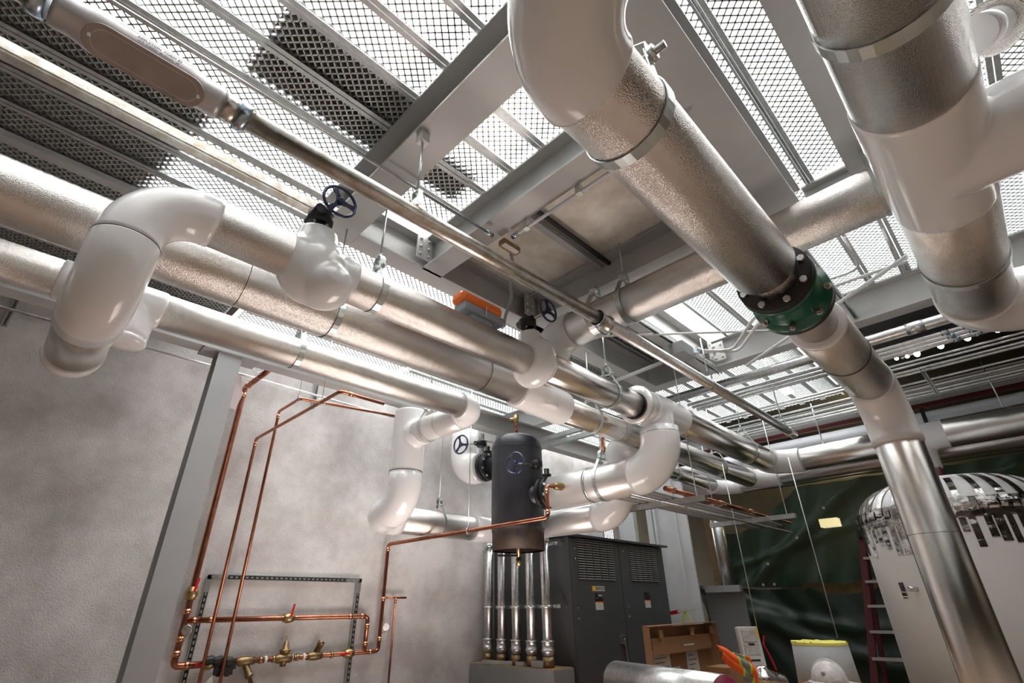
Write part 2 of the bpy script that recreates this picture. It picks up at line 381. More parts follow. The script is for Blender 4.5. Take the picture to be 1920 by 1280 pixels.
# ------------------------------------------------------------------ expanded grating planks
def plank_mesh(L, w=.298):
    mb = MB(); p = .054; n = int(L / p * 2); yk = 10; wi = w - .024; ch = wi / yk; hw = .0050; hz = .0115
    for i in range(n + 1):
        x0 = -L / 2 + i * p / 2; pts = []
        for k in range(yk + 1):
            s = 1 if (k + i) % 2 else -1
            pts.append(V((x0 + s * p * .238, -wi / 2 + k * ch, 0)))
        vs = []; fs = []
        for k, q in enumerate(pts):
            tl = hw * 1.25
            vs += [q + V((-tl, 0, -hz)), q + V((tl, 0, -hz)), q + V((tl + .003, 0, hz)), q + V((-tl + .003, 0, hz))]
        for k in range(yk):
            for j in range(4): fs.append((k * 4 + j, k * 4 + (j + 1) % 4, k * 4 + 4 + (j + 1) % 4, k * 4 + 4 + j))
        mb.add(vs, fs)
    for s in (-1, 1):
        y = s * w / 2
        mb.prism([V((-L / 2, y, .012)), V((-L / 2, y - s * .004, .012)), V((-L / 2, y - s * .004, -.034)), V((-L / 2, y - s * .030, -.034)), V((-L / 2, y - s * .030, -.038)), V((-L / 2, y, -.038))], (L, 0, 0))
    return mb
ZG = 2.872
PROTO = {}
def planks(x0, x1, y0, y1, label, group, off=.333):
    L = round(x1 - x0, 3)
    if L not in PROTO:
        mb = plank_mesh(L); me = bpy.data.meshes.new('grating_plank'); me.from_pydata([tuple(v) for v in mb.v], [], mb.f); me.update()
        me.materials.append(M['grate']); PROTO[L] = me
    k = math.ceil((y0 - off) / .3048 - .05)
    while off + .3048 * (k + 1) <= y1 + .06:
        yc = off + .3048 * (k + .5); k += 1
        o = bpy.data.objects.new('grating_plank', PROTO[L]); COL.objects.link(o); o.location = ((x0 + x1) / 2, yc, ZG + EYE)
        ORI[o.name] = V(((x0 + x1) / 2, yc, ZG)); tag(o, label, 'grating', group)
G1 = 'grating planks left of the nearest cross beam'
planks(-3.6, 1.10, 1.2, W, 'expanded metal grating plank in the deck left of the nearest cross beam', G1)
planks(-3.6, 1.10, -4.5, 1.2, 'expanded metal grating plank overhead behind the foreground pipes', 'grating planks overhead')
planks(1.25, 1.93, .6, 2.98, 'short expanded metal grating plank between the first and second cross beams', 'grating planks between the first and second beams')
planks(1.25, 3.30, 3.0, W, 'expanded metal grating plank beyond the long girder, toward the wall', 'grating planks beyond the girder')
planks(1.12, 3.62, .03, .64, 'long expanded metal grating plank between the two beams at top right', 'grating planks in the narrow top strip')
planks(1.12, 3.62, -4.5, -.05, 'expanded metal grating plank behind the big upper right pipe', 'grating planks at far top right', off=-.15)
planks(3.68, 5.62, -4.5, 2.05, 'expanded metal grating plank behind the green coupling', 'grating planks behind the green coupling', off=.044)
planks(3.40, 5.62, 2.25, W, 'expanded metal grating plank above the first rack pipe beyond the second handwheel', 'grating planks left of the junction box', off=2.25)
planks(5.72, 8.75, 1.40, W, 'distant expanded metal grating plank above the far end of the rack', 'distant grating planks', off=1.40)

# things lying on the deck, seen dark through the mesh
def board(poly, label, h=.02, z=2.905, m='board', cat='board', name='plywood_board'):
    tag(obj(name, MB().prism([V((x, y, z)) for x, y in poly], (0, 0, h)), m), label, cat)
board([(-3.6, 2.75), (.22, 2.75), (.13, 3.45), (-.02, 4.35), (-3.6, 4.35)], 'large dark board lying on the grating at upper left')
board([(.26, 1.86), (1.25, 1.86), (1.25, 2.44), (.22, 2.44)], 'dark board lying on the grating above the conduit fitting')
board([(1.45, 2.10), (1.80, 2.10), (1.80, 2.42), (1.45, 2.42)], 'small dark board lying on the grating between first two beams')
board([(4.25, 2.3), (5.7, 2.3), (5.7, 4.6), (4.6, 4.6)], 'dark board lying on the far grating behind the second clevis')
board([(-3.6, 4.6), (1.2, 4.6), (1.2, W), (-3.6, W)], 'dark board lying on the grating along the concrete wall', m='board')

# strut rails fixed under the deck
def strut(p, q, label, w=.041, slots=None, m='strut', up=Z, group=None, holes=True, cat='strut'):
    p, q = V(p), V(q); d = (q - p).normalized(); T = thing('strut_channel', label, cat, (p + q) / 2, group)
    u = V(up); sd = d.cross(u).normalized(); u = sd.cross(d)
    h = w / 2; t = .003
    pr = [(-h, -h), (h, -h), (h, h), (h * .55, h), (h * .55, h - t), (h - t, h - t), (h - t, -h + t), (-h + t, -h + t), (-h + t, h - t), (-h * .55, h - t), (-h * .55, h), (-h, h)]
    obj('channel', MB().prism([p + sd * a + u * b for a, b in pr], q - p), m, T)
    if holes:
        mb = MB(); n = int((q - p).length / .05)
        for i in range(n): mb.obox(p + d * (.03 + i * .05) - u * (h + .0006), d * .014, sd * .0065, u * .0005)
        obj('slot', mb, 'dark', T)['kind'] = 'stuff'
    return T
# galvanised square tube beside the conduit, upper left
T = thing('galvanised_tube', 'thick galvanised square tube above the first insulated elbow, upper left', 'tube', (-1, 2.93, 2.60))
obj('tube_body', MB().box((-3.2, 2.86, 2.50), (1.05, 2.945, 2.585)), 'galvold', T, bevel=.012)
tag(obj('flat_bar', MB().box((-3.2, 3.62, 2.56), (1.0, 3.70, 2.60)), 'beamdk'), 'dark grey flat bar under the grating above the upper left pipe', 'bar')
strut((2.28, 2.07, 2.80), (3.42, 2.07, 2.80), 'dark double strut channel crossing the concrete soffit', w=.06, m='beamdk', holes=False)
strut((2.30, 1.97, 2.79), (3.42, 1.97, 2.79), 'thin dark strut rail beside the double strut under the soffit', w=.03, m='dark', holes=False)
strut((3.6, .585, 2.6), (5.7, .585, 2.6), 'dark slotted strut running under the grating to the right of the green coupling', up=-Z, m='strut')
strut((4.2, 1.05, 2.45), (5.5, 1.05, 2.45), 'plain strut rail passing left of the green coupling', holes=False)
strut((3.45, 2.02, 2.40), (5.55, 2.02, 2.40), 'slotted strut carrying the grey junction box', up=-Z)
strut((.85, .30, 2.70), (.85, .66, 2.70), 'stub of dark strut beside the top white elbow', w=.06, m='beamdk', holes=False)
strut((6.6, .3, 2.2), (7.6, .30, 2.2), 'short slotted strut across the low conduits at right', holes=True)

# ================================================================== RACK PIPE 1
Y1, Z1, R1 = 2.453, 1.75, .124
T = thing('insulated_pipe', 'front insulated pipe of the rack with the big white elbow at left', 'pipe', (1.5, Y1, Z1))
elbow(T, (.04, Y1, Z1), (1, 0, 0), (0, 0, -1), .27, .001) if False else None
p = arc((.04, Y1, Z1), (-1, 0, 0), (0, 0, -1), .27, 16)
obj('elbow_cover', MB().tube([V((.335, Y1, Z1))] + p + [V((.04, Y1, 1.455))], .130, 48), 'pvc', T)
p = arc((.04, Y1, 1.2), (0, 0, -1), (0, 1, 0), .25, 16)
obj('elbow_cover', MB().tube([V((.04, Y1, 1.455))] + p + [V((.04, 2.80, 1.2))], .133, 48), 'pvc', T)
band(T, (.04, Y1, 1.455), Z, .1325, .003, h=.0012)
jacket(T, (.04, 2.78, 1.2), (.04, 3.22, 1.2), .122, 'cladfar')
elbow(T, (.04, 3.47, 1.2), Y, Z, .25, .131, e1=.03, e2=.25)
jacket(T, (.32, Y1, Z1), (2.66, Y1, Z1), R1)
jacket(T, (2.80, Y1, Z1 + .02), (4.26, Y1, Z1 + .02), R1 + .004, 'cladfar')
obj('end_disc', MB().lathe((4.25, Y1, 1.79), X, [(0, .12), (0, .195), (.03, .20), (.03, .17)], 48), 'cladwhite', T)
band(T, (4.24, Y1, Z1 + .02), X, R1 + .006, .02, h=.008)
jacket(T, (4.28, Y1, 1.81), (4.48, Y1, 1.81), .160, 'cladwhite')
tee(T, (4.46, Y1, 1.82), (5.16, Y1, 1.83), (4.66, Y1, 1.83), (4.66, Y1, 1.40), .172, .165, vox=.014)
jacket(T, (5.12, Y1, 1.83), (7.72, Y1, 1.83), .163, 'cladfar')
elbow(T, (8.06, Y1, 1.83), X, -Y, .36, .172)
jacket(T, (8.06, 2.07, 1.83), (8.06, 1.00, 1.83), .160, 'cladfar'); 
tee(T, (8.06, 1.05, 1.83), (8.06, .35, 1.83), (8.06, .72, 1.83), (8.06, .72, 1.42), .17, .165, vox=.016)
jacket(T, (8.06, .72, 1.45), (8.06, .72, 1.25), .15, 'cladfar')
jacket(T, (8.06, .40, 1.83), (8.06, -5.0, 1.83), .175, 'cladfar')
# valve covers on pipe 1
mb = MB().tube([(.70, Y1, 1.75), (1.10, Y1, 1.75)], .14, 40).sphere((.86, Y1, 1.73), .19, .185, .215).tube([(.85, Y1, 1.75), (.85, Y1, 1.985)], [.17, .115], 32).sphere((.93, 2.40, 1.62), .15, .17, .13)
obj('valve_cover', mb, 'pvcball', T, remesh=.011)
mb = MB().tube([(2.62, Y1, 1.76), (2.88, Y1, 1.76)], .15, 40).sphere((2.74, Y1, 1.76), .15, .215, .22).tube([(2.72, Y1, 1.8), (2.70, Y1, 2.02)], [.14, .09], 32)
obj('valve_cover', mb, 'pvcball', T, remesh=.012)
gear_valve('navy handwheel valve standing on the first white valve cover, upper left', (.85, Y1, 1.965), (.85, Y1, 2.05), (.84, 2.44, 2.085), (.87, 2.27, 2.135), -Y, .100, .5, .076)
gear_valve('navy handwheel valve on the white cover beside the orange actuator', (2.70, Y1, 1.99), (2.70, Y1, 2.06), (2.69, 2.46, 2.10), (2.73, 2.26, 2.165), -Y, .098, .2, .074)
# drop to the separator
T = thing('insulated_pipe', 'white curved branch and silver pipe joining the right side of the black separator', 'pipe', (4.66, 3.0, 1.2))
p = arc((4.66, Y1, 1.19), -Z, Y, .34, 18)
obj('elbow_cover', MB().tube([V((4.66, Y1, 1.62))] + p, .20, 48), 'pvc', T)
band(T, (4.66, Y1, 1.56), Z, .199, .004, h=.0015)
jacket(T, (4.66, 2.78, 1.19), (4.66, 3.93, 1.19), .192, 'cladwhite')
band(T, (4.66, 3.35, 1.19), Y, .192, .035, 'zinc')
# orange actuator on pipe 1
T = thing('valve_actuator', 'orange and grey valve actuator sitting on the front rack pipe', 'actuator', (2.14, 2.46, 1.88))
obj('cover', MB().box((1.93, 2.40, 1.995), (2.345, 2.54, 2.085)), 'orange', T, bevel=.03)
obj('housing', MB().box((1.96, 2.405, 1.925), (2.36, 2.535, 1.998)), 'greyp', T, bevel=.012)
obj('neck', MB().box((2.05, 2.42, 1.86), (2.25, 2.51, 1.93)), 'greyp', T, bevel=.008)
obj('screw', MB().tube([(2.16, 2.395, 1.93), (2.16, 2.395, 2.02)], .005, 8), 'zinc', T)
T = thing('flexible_conduit', 'dark grey flexible conduit dropping to the orange actuator', 'conduit', (2.36, 2.4, 2.2))
fp = bend([at(957, 535, y=2.30), at(960, 560, y=2.36), at(948, 590, y=2.42), at(944, 612, y=2.45), V((2.39, 2.45, 1.96))], .2)
fp = [at(957, 470, y=2.15), at(963, 500, y=2.2)] + fp
obj('tube', MB().tube(fp, .0125, 12), 'greyp', T)
obj('connector', MB().tube([V((2.39, 2.45, 1.985)), V((2.38, 2.45, 1.945))], .018, 12), 'zinc', T)

# ================================================================== RACK PIPE 2
Y2 = 2.89
T = thing('insulated_pipe', 'middle insulated pipe of the rack running from upper left to the far bend', 'pipe', (2, Y2, 1.75))
jacket(T, (-3.6, Y2, 1.75), (3.02, Y2, 1.75), .157)
for x in (.62, 2.55): band(T, (x, Y2, 1.75), X, .157, .003, h=.0012)
tee(T, (2.98, Y2, 1.73), (3.62, Y2, 1.70), (3.30, Y2, 1.72), (3.30, Y2, 1.60), .168, .168)
jacket(T, (3.60, Y2, 1.70), (8.08, Y2, 1.70), .132, 'cladfar')
band(T, (4.55, Y2, 1.70), X, .132, .003, h=.001)
elbow(T, (8.42, Y2, 1.72), X, -Y, .34, .138)
jacket(T, (8.42, 2.53, 1.72), (8.42, -5.0, 1.72), .128, 'cladfar')

# ================================================================== RACK PIPE 3
Y3 = 3.60
T = thing('insulated_pipe', 'rear insulated pipe of the rack nearest the wall, turning to the white standpipe', 'pipe', (1, Y3, 1.75))
jacket(T, (-3.6, Y3, 1.75), (-.15, Y3, 1.75), .115)
tee(T, (-.17, Y3, 1.75), (.38, Y3, 1.75), (.24, Y3, 1.75), (.24, Y3, 1.50), .124, .118)
obj('end_cap', MB().lathe((.24, Y3, 1.50), -Z, [(0, .118), (.03, .118), (.045, .10), (.05, .03)], 40), 'pvc', T)
jacket(T, (.37, Y3, 1.75), (2.90, Y3, 1.75), .115)
elbow(T, (3.13, Y3, 1.75), X, Y, .20, .128, e2=.06)
jacket(T, (3.13, 3.82, 1.75), (3.13, 4.56, 1.75), .140, 'cladwhite')
band(T, (3.13, 4.15, 1.75), Y, .14, .003, h=.001)
tee(T, (3.15, 4.80, 2.06), (3.15, 4.80, 1.34), (3.14, 4.80, 1.75), (3.14, 4.48, 1.75), .185, .150, vox=.014)
band(T, (3.15, 4.80, 1.345), Z, .183, .006, h=.002)
p = arc((3.15, 4.80, .95), -Z, Y, .26, 14) ; p2 = arc((3.15, 5.34, .93), Y, X, .24, 14)
obj('elbow_cover', MB().tube([V((3.15, 4.80, 1.35))] + p + p2 + [V((3.46, 5.34, .93))], [.182] * 2 + [.178] * (len(p) + len(p2)), 40), 'pvc', T)
jacket(T, (3.44, 5.34, .93), (4.62, 5.34, .93), .155, 'clad')
p = arc((5.15, 5.34, .93), X, -Y, .3, 14)
obj('elbow_cover', MB().tube([V((4.6, 5.34, .93))] + p + [V((5.15, 4.9, .93))], .165, 40), 'pvc', T)
jacket(T, (5.15, 4.92, .93), (5.15, 3.66, .93), .155, 'cladwhite')
p = arc((5.15, 3.32, .93), -Y, Z, .30, 14); p2 = arc((5.15, 3.32, 1.70), Z, -Y, .22, 10)
obj('elbow_cover', MB().tube([V((5.15, 3.68, .93))] + p + p2 + [V((5.15, 2.95, 1.70))], .168, 40), 'pvc', T)
T = thing('insulated_pipe', 'far silver length of the rear rack pipe beyond the white branch', 'pipe', (6.6, Y3, 1.75))
jacket(T, (6.0, Y3, 1.75), (8.35, Y3, 1.75), .110, 'cladfar'); band(T, (6.2, Y3, 1.75), X, .11, .003, h=.001)
elbow(T, (8.70, Y3, 1.73), X, -Y, .34, .118)
jacket(T, (8.70, 3.24, 1.72), (8.70, -5.0, 1.72), .112, 'cladfar')

# hangers of the rack
hanger((1.27, Y1, Z1), X, R1, 2.50, 'pipe hanger on the front rack pipe just right of the first white valve cover')
hanger((3.80, Y1, Z1 + .02), X, R1 + .004, 2.50, 'pipe hanger on the front rack pipe beyond the second white valve cover')
hanger((7.0, Y1, 1.83), X, .163, 2.6, 'pipe hanger on the far end of the front rack pipe')
hanger((1.20, Y2, Z1), X, .157, 2.50, 'pipe hanger on the middle rack pipe under the first white valve cover')
hanger((4.10, Y2, 1.70), X, .132, 2.50, 'pipe hanger on the middle rack pipe below the second clevis')
hanger((7.03, Y2, 1.70), X, .132, 2.6, 'pipe hanger on the far end of the middle rack pipe')
hanger((1.28, Y3, Z1), X, .115, 2.80, 'pipe hanger on the rear rack pipe right of the steel column')
hanger((7.1, Y3, Z1), X, .110, 2.80, 'pipe hanger on the far end of the rear rack pipe')
hanger((3.13, 4.40, 1.75), Y, .140, 2.80, 'pipe hanger round the short pale pipe joining the white standpipe')
hanger((4.05, 5.34, .93), X, .155, 2.7, 'pipe hanger on the low silver pipe left of the black separator', w=.035)
hanger((4.66, 3.20, 1.19), Y, .192, 2.5, 'wide pipe hanger over the silver pipe right of the black separator')

# ================================================================== CROSS HEADER
T = thing('insulated_pipe', 'thick silver header crossing the ceiling behind the green coupling', 'pipe', (3.13, 1, 2.16))
jacket(T, (3.13, 2.36, 2.16), (3.13, -3.0, 2.16), .155)
obj('elbow_cover', MB().tube([V((3.13, 2.30, 2.16))] + arc((3.13, 2.60, 2.16), Y, -Z, .24, 12) + [V((3.13, 2.60, 1.78))], .165, 40), 'pvc', T)
hanger((3.13, 2.05, 2.16), Y, .155, 2.5, 'pipe hanger on the ceiling header under the thick conduit', w=.06)
hanger((3.13, -.05, 2.16), Y, .155, 2.5, 'wide pipe hanger on the ceiling header behind the upper right pipe', w=.09)
hanger((3.13, 1.75, 2.16), Y, .155, 2.8, 'pipe hanger with square plate on the ceiling header below the soffit strut', w=.05)

# ================================================================== FOREGROUND PIPE F1 and its drop
YF, ZF = .517, 1.445
T = thing('insulated_pipe', 'large foreground pipe running from the top centre white elbow to the green coupling', 'pipe', (1.6, YF, ZF))
du = V((0, -.74, .67)).normalized(); p = arc((.665, YF, ZF), -X, du, .20, 18)
obj('elbow_cover', MB().tube([V((.87, YF, ZF))] + p + [V((.665, YF, ZF)) + du * .9], .168, 64), 'pvc', T)
jacket(T, (.86, YF, ZF), (2.25, YF, ZF), .155, seg=64); band(T, (.87, YF, ZF), X, .1555, .002, h=.0015)
jacket(T, (2.23, YF, ZF), (2.41, YF, ZF), .122)
T = thing('expansion_coupling', 'green bolted pipe coupling with black flanges on the foreground pipe', 'coupling', (2.55, YF, ZF))
c0 = V((2.40, YF, ZF))
obj('flange', MB().lathe(c0, X, [(0, .10), (0, .180), (.035, .180), (.035, .10)], 56), 'gasket', T)
obj('body', MB().lathe(c0, X, [(.035, .12), (.035, .183), (.055, .186), (.07, .176), (.12, .166), (.22, .164), (.24, .170), (.245, .198), (.28, .200), (.28, .10)], 56), 'green', T)
obj('flange', MB().lathe(c0, X, [(.28, .10), (.28, .198), (.31, .198), (.31, .10)], 56), 'rust', T)
for k in range(8):
    a = math.pi / 8 + k * math.pi / 4 + .15; d = Y * math.cos(a) + Z * math.sin(a)
    obj('bolt', MB().hex(c0 + d * .152 - X * .010, X, .0175, .02).tube([c0 + d * .152 - X * .004, c0 + d * .152 + X * .02], .009, 10), 'galv', T)
    a += math.pi / 8; d = Y * math.cos(a) + Z * math.sin(a)
    obj('nut', MB().hex(c0 + d * .184 + X * .236, X, .0175, .022), 'galv', T)
    obj('stud', MB().tube([c0 + d * .184 + X * .24, c0 + d * .184 + X * .208], .010, 10), 'bronze', T)
T = thing('insulated_pipe', 'foreground pipe leaving the green coupling and dropping to the floor at lower right', 'pipe', (4.6, YF, 0))
jacket(T, (2.70, YF, ZF), (3.10, YF, ZF), .118)
obj('end_cover', MB().lathe((3.07, YF, ZF), X, [(0, .117), (0, .150), (.012, .160), (.03, .160)], 56), 'pvc', T)
jacket(T, (3.09, YF, ZF), (4.26, YF, ZF), .157); band(T, (3.62, YF, ZF), X, .157, .006, 'gasket', h=.003)
p = arc((4.61, YF, ZF), X, -Z, .36, 18)
obj('elbow_cover', MB().tube([V((4.24, YF, ZF))] + p + [V((4.61, YF, 1.03))], .162, 56), 'pvc', T)
jacket(T, (4.61, YF, 1.05), (4.61, YF, -EYE + .02), .152, 'cladfar', seg=64)
for z_ in (.40, -.6): band(T, (4.61, YF, z_), Z, .152, .002, h=.001)
hanger((1.10, YF, ZF), X, .157, 2.5, 'wide pipe hanger round the foreground pipe below the white elbow', w=.045, yoke=True, sp=.115, bs=1.7)

# ================================================================== FOREGROUND PIPE F2
YG, ZG2 = -.23, 1.78
T = thing('insulated_pipe', 'very large foreground pipe with a white tee at the upper right corner', 'pipe', (2.5, YG, ZG2))
jacket(T, (-1.5, YG, ZG2), (2.02, YG, ZG2), .202, seg=72)
tee(T, (2.0, YG, ZG2), (2.86, YG, ZG2), (2.50, YG, ZG2 - .03), (2.50, -.85, ZG2 - .03), .210, .195, vox=.012)
jacket(T, (2.84, YG, ZG2), (4.10, YG, ZG2), .200, seg=72)
obj('elbow_cover', MB().tube([V((4.08, YG, ZG2))] + arc((4.44, YG, ZG2), X, -Y, .34, 18) + [V((4.44, -1.0, ZG2))], .210, 56), 'pvc', T)
jacket(T, (2.50, -.82, ZG2 - .03), (2.50, -2.6, ZG2 - .03), .185)
jacket(T, (4.44, -.98, ZG2), (4.44, -3, ZG2), .2)
hanger((1.55, YG, ZG2), X, .203, 2.5, 'dark wide pipe hanger round the very large upper right pipe near the frame top', w=.055)
hanger((3.55, YG, ZG2), X, .201, 2.5, 'wide pipe hanger round the very large upper right pipe below the white tee', w=.05)
T = thing('insulated_pipe', 'dark silver pipe with pale collar in the extreme upper right corner', 'pipe', (2.2, -.8, 2.2))
obj('collar', MB().tube([at(1826, 66, y=-.5), at(1862, 48, y=-.62)], .075, 32), 'pvc', T)
jacket(T, at(1860, 52, y=-.62), at(1985, -30, y=-1.3), .12)

# ================================================================== AIR SEPARATOR
SX, SY, SR = 4.60, 4.47, .325
T = thing('air_separator', 'matt black cylindrical separator vessel hanging in the middle of the room', 'vessel', (SX, SY, .59))
dome = [(0.82, SR * .985), (.83, SR), (1.80, SR)] + [(1.80 + .20 * math.sin(a), SR * math.cos(a) ** .6) for a in (math.radians(d) for d in (10, 20, 30, 40, 50, 60, 70, 78, 84, 89.5))]
obj('body', MB().lathe((SX, SY, 0), Z, dome, 64), 'vessel', T)
obj('seam_band', MB().lathe((SX, SY, 1.79), Z, [(0, SR), (0, SR + .003), (.008, SR + .003), (.008, SR)], 64, False), 'vessel', T)
obj('skirt', MB().lathe((SX, SY, 0), Z, [(.585, SR * .93), (.585, SR * .965), (.78, SR * .965), (.83, SR), (.83, SR - .01), (.6, SR * .93)], 64, False), 'rust', T)
obj('nozzle', MB().tube([(SX, SY, 1.19), (SX, SY - .47, 1.19)], .115, 36), 'vessel', T)
obj('nozzle', MB().tube([(SX, SY, 1.69), (SX, SY + .52, 1.69)], .115, 36), 'vessel', T)
for (y0, z0, s) in ((SY - .44, 1.19, -1), (SY + .50, 1.69, 1)):
    for k, (dy, rr, w_) in enumerate(((0, .185, .03), (.085, .185, .03))):
        c = V((SX, y0 + s * dy, z0))
        obj('flange', MB().lathe(c, Y * s, [(0, .10), (0, rr), (w_, rr), (w_, .10)], 44), 'iron', T)
        for q in range(8):
            a = q * math.pi / 4 + .3; d = X * math.cos(a) + Z * math.sin(a)
            obj('bolt', MB().hex(c + d * .155 + Y * s * (-.008 if k == 0 else w_ + .008), Y, .017, .018), 'zinc', T)
obj('drain_valve', MB().tube([(SX - .05, SY - .05, .80), (SX - .05, SY - .05, .50)], .022, 16).tube([(SX - .05, SY - .05, .50), (SX - .05, SY - .05, .42)], .030, 12), 'brass', T)
obj('drain_lever', MB().bar((SX - .07, SY - .05, .53), (SX - .25, SY + .09, .53), .03, .02), 'black', T)
T = thing('air_vent', 'small brass air vent pipe standing on the black vessel', 'vent', (SX, SY, 2.0))
obj('riser', MB().tube([(SX, SY, 1.985), (SX, SY, 2.30)], .018, 14), 'copper', T)
obj('tee_fitting', MB().tube([(SX, SY, 2.18), (SX, SY, 2.28)], .035, 14).tube([(SX - .08, SY + .05, 2.22), (SX, SY, 2.22)], .022, 12), 'brass', T)
obj('base_fitting', MB().hex((SX, SY, 2.005), Z, .04, .03), 'copperbr', T)
gear_valve('navy handwheel valve in front of the black vessel, right nozzle', (SX, SY - .50, 1.37), (SX, SY - .50, 1.47), at(1006, 870, x=SX), at(966, 868, y=3.85), V((-.93, -.12, .0)), .115, .9, .074)
gear_valve('navy handwheel valve left of the black vessel, left nozzle', (SX, SY + .56, 1.87), (SX, SY + .56, 1.97), at(903, 832, x=SX), at(864, 833, y=4.80), V((-.93, -.12, .0)), .115, .3, .074)
T = thing('insulated_pipe', 'white standpipe bending into the left nozzle of the black vessel', 'pipe', (SX - .1, 5.5, 1.9))
p = arc((SX - .02, 5.50, 1.69), Y, Z, .26, 14)
obj('elbow_cover', MB().tube([V((SX - .02, 5.10, 1.69))] + p + [V((SX - .02, 5.50, 2.5))], .20, 40), 'pvc', T)

# ================================================================== COPPER WORK ON THE WALL
WC = W - .08
def wp(px, py, y=WC): return at(px, py, y=y)
def cpipe(T, pts, r=.021, R=.035, m='copper', name='tube', joints=()):
    o = obj(name, MB().tube(bend(pts, R, 6), r, 16), m, T)
    for j, d in joints:
        d = V(d).normalized(); obj('joint', MB().lathe(V(j) - d * .022, d, [(0, r), (0, r * 1.22), (.044, r * 1.22), (.044, r)], 18, False), 'copperbr', T)
    return o
def lever_valve(T, c, ax, lever_dir, r=.021, body='brass', L=.13):
    c = V(c); ax = V(ax).normalized(); T2 = thing('ball_valve', T, 'valve', c)
    obj('body', MB().lathe(c - ax * .055, ax, [(0, r * 1.2), (0, r * 1.5), (.02, r * 1.5), (.03, r * 1.9), (.08, r * 1.9), (.09, r * 1.5), (.11, r * 1.5), (.11, r * 1.2)], 12), body, T2)
    n = -Y; obj('stem', MB().tube([c, c + n * .055], .009, 10).hex(c + n * .055, n, .012, .012), 'zinc', T2)
    d = V(lever_dir).normalized()
    obj('handle', MB().bar(c + n * .055, c + n * .06 + d * L, .006, .022, up=d.cross(n)), 'red', T2, bevel=.002)
    return T2
A = {k: wp(*v) for k, v in dict(top=(458, 728), tee=(347, 1163), bl=(330, 1249), br=(708, 1226), rt=(727, 1020), rtee=(718, 1120), byr=(689, 1163), byd=(684, 1229)).items()}
A['top'].x = A['tee'].x = A['bl'].x = 1.585; A['br'].x = A['rt'].x = A['rtee'].x = 3.655
zb, zm = A['tee'].z, A['bl'].z
T = thing('copper_pipe', 'thick copper riser on the wall beside the grey column with a bypass loop', 'pipe', A['bl'])
top = A['top']; far = at(512, 688, x=1.585)
cpipe(T, [far, V((1.585, WC, far.z)), V((1.585, WC, zm)), V((1.9, WC, zm))], .029, .05, joints=[(V((1.585, WC, far.z - .08)), Z), (V((1.585, WC - .10, far.z)), Y), (V((1.585, WC, .0)), Z), (V((1.585, WC, -.22)), Z), (V((1.585, WC, -.33)), Z), (V((1.69, WC, zm)), X)])
cpipe(T, [V((1.585, WC, zb)), V((A['byr'].x, WC, zb)), V((A['byr'].x, WC, zm))], .024, .05, joints=[(V((1.66, WC, zb)), X), (V((3.40, WC, zb)), X), (V((A['byr'].x, WC, zb - .1)), Z), (V((A['byr'].x, WC, zm + .08)), Z), (V((1.80, WC, zb)), X), (V((3.25, WC, zb)), X)])
T = thing('copper_pipe', 'copper pipe rising from the manifold and crossing in front of the black vessel', 'pipe', A['br'])
zt = A['rt'].z; dr = at(1048, 968, x=4.35)
cx = dr.y
cpipe(T, [V((1.85, WC, zm)), V((3.655, WC, zm)), V((3.655, WC, zt)), V((4.30, 3.72, zt + .14)), V((4.30, 3.72, 1.19)), V((4.55, 3.60, 1.19))], .022, .05,
      joints=[(V((3.655, WC, zm + .12)), Z), (V((3.655, WC, zt - .06)), Z), (V((3.655, WC, .10)), Z), (V((3.55, WC, zm)), X), (V((4.30, 3.72, zt + .20)), Z), (V((4.30, 3.72, 1.13)), Z)])
obj('reducer', MB().lathe((4.38, 3.685, 1.19), V((.25, -.12, 0)), [(0, .03), (.03, .042), (.12, .042), (.15, .025), (.2, .025)], 16), 'bronze', T)
T = thing('copper_pipe', 'thin copper branch with open end right of the slotted frame', 'pipe', A['rtee'])
rt = A['rtee']; cpipe(T, [rt, V((3.98, WC, rt.z))], .013, .02); cpipe(T, [V((3.83, WC, rt.z)), V((3.83, WC, -EYE))], .013, .02, joints=[(V((3.83, WC, rt.z - .03)), Z)])
c2 = wp(475, 826); c2.x = 1.80; c3 = wp(517, 775); c3.x = 1.975
T = thing('copper_pipe', 'thin copper riser passing in front of the slotted frame, second from the column', 'pipe', V((1.8, WC, -.5)))
e = at(637, 733, z=c2.z); e2 = at(703, 741, y=e.y)
cpipe(T, [V((1.80, WC - .1, -EYE)), V((1.80, WC - .1, c2.z)), V((1.80, e.y, c2.z)), V((e2.x + .1, e.y, c2.z))], .016, .04, joints=[(V((1.80, WC - .1, c2.z - .06)), Z), (V((1.9, e.y, c2.z)), X)])
T = thing('copper_pipe', 'thin copper riser furthest right that turns along the wall toward the standpipe', 'pipe', V((1.97, WC, -.5)))
e = at(566, 748, z=c3.z)
cpipe(T, [V((1.975, WC - .1, -EYE)), V((1.975, WC - .1, c3.z)), V((1.975, e.y, c3.z)), V((3.5, e.y, c3.z + .12))], .016, .04, joints=[(V((1.975, WC - .1, c3.z - .06)), Z)])
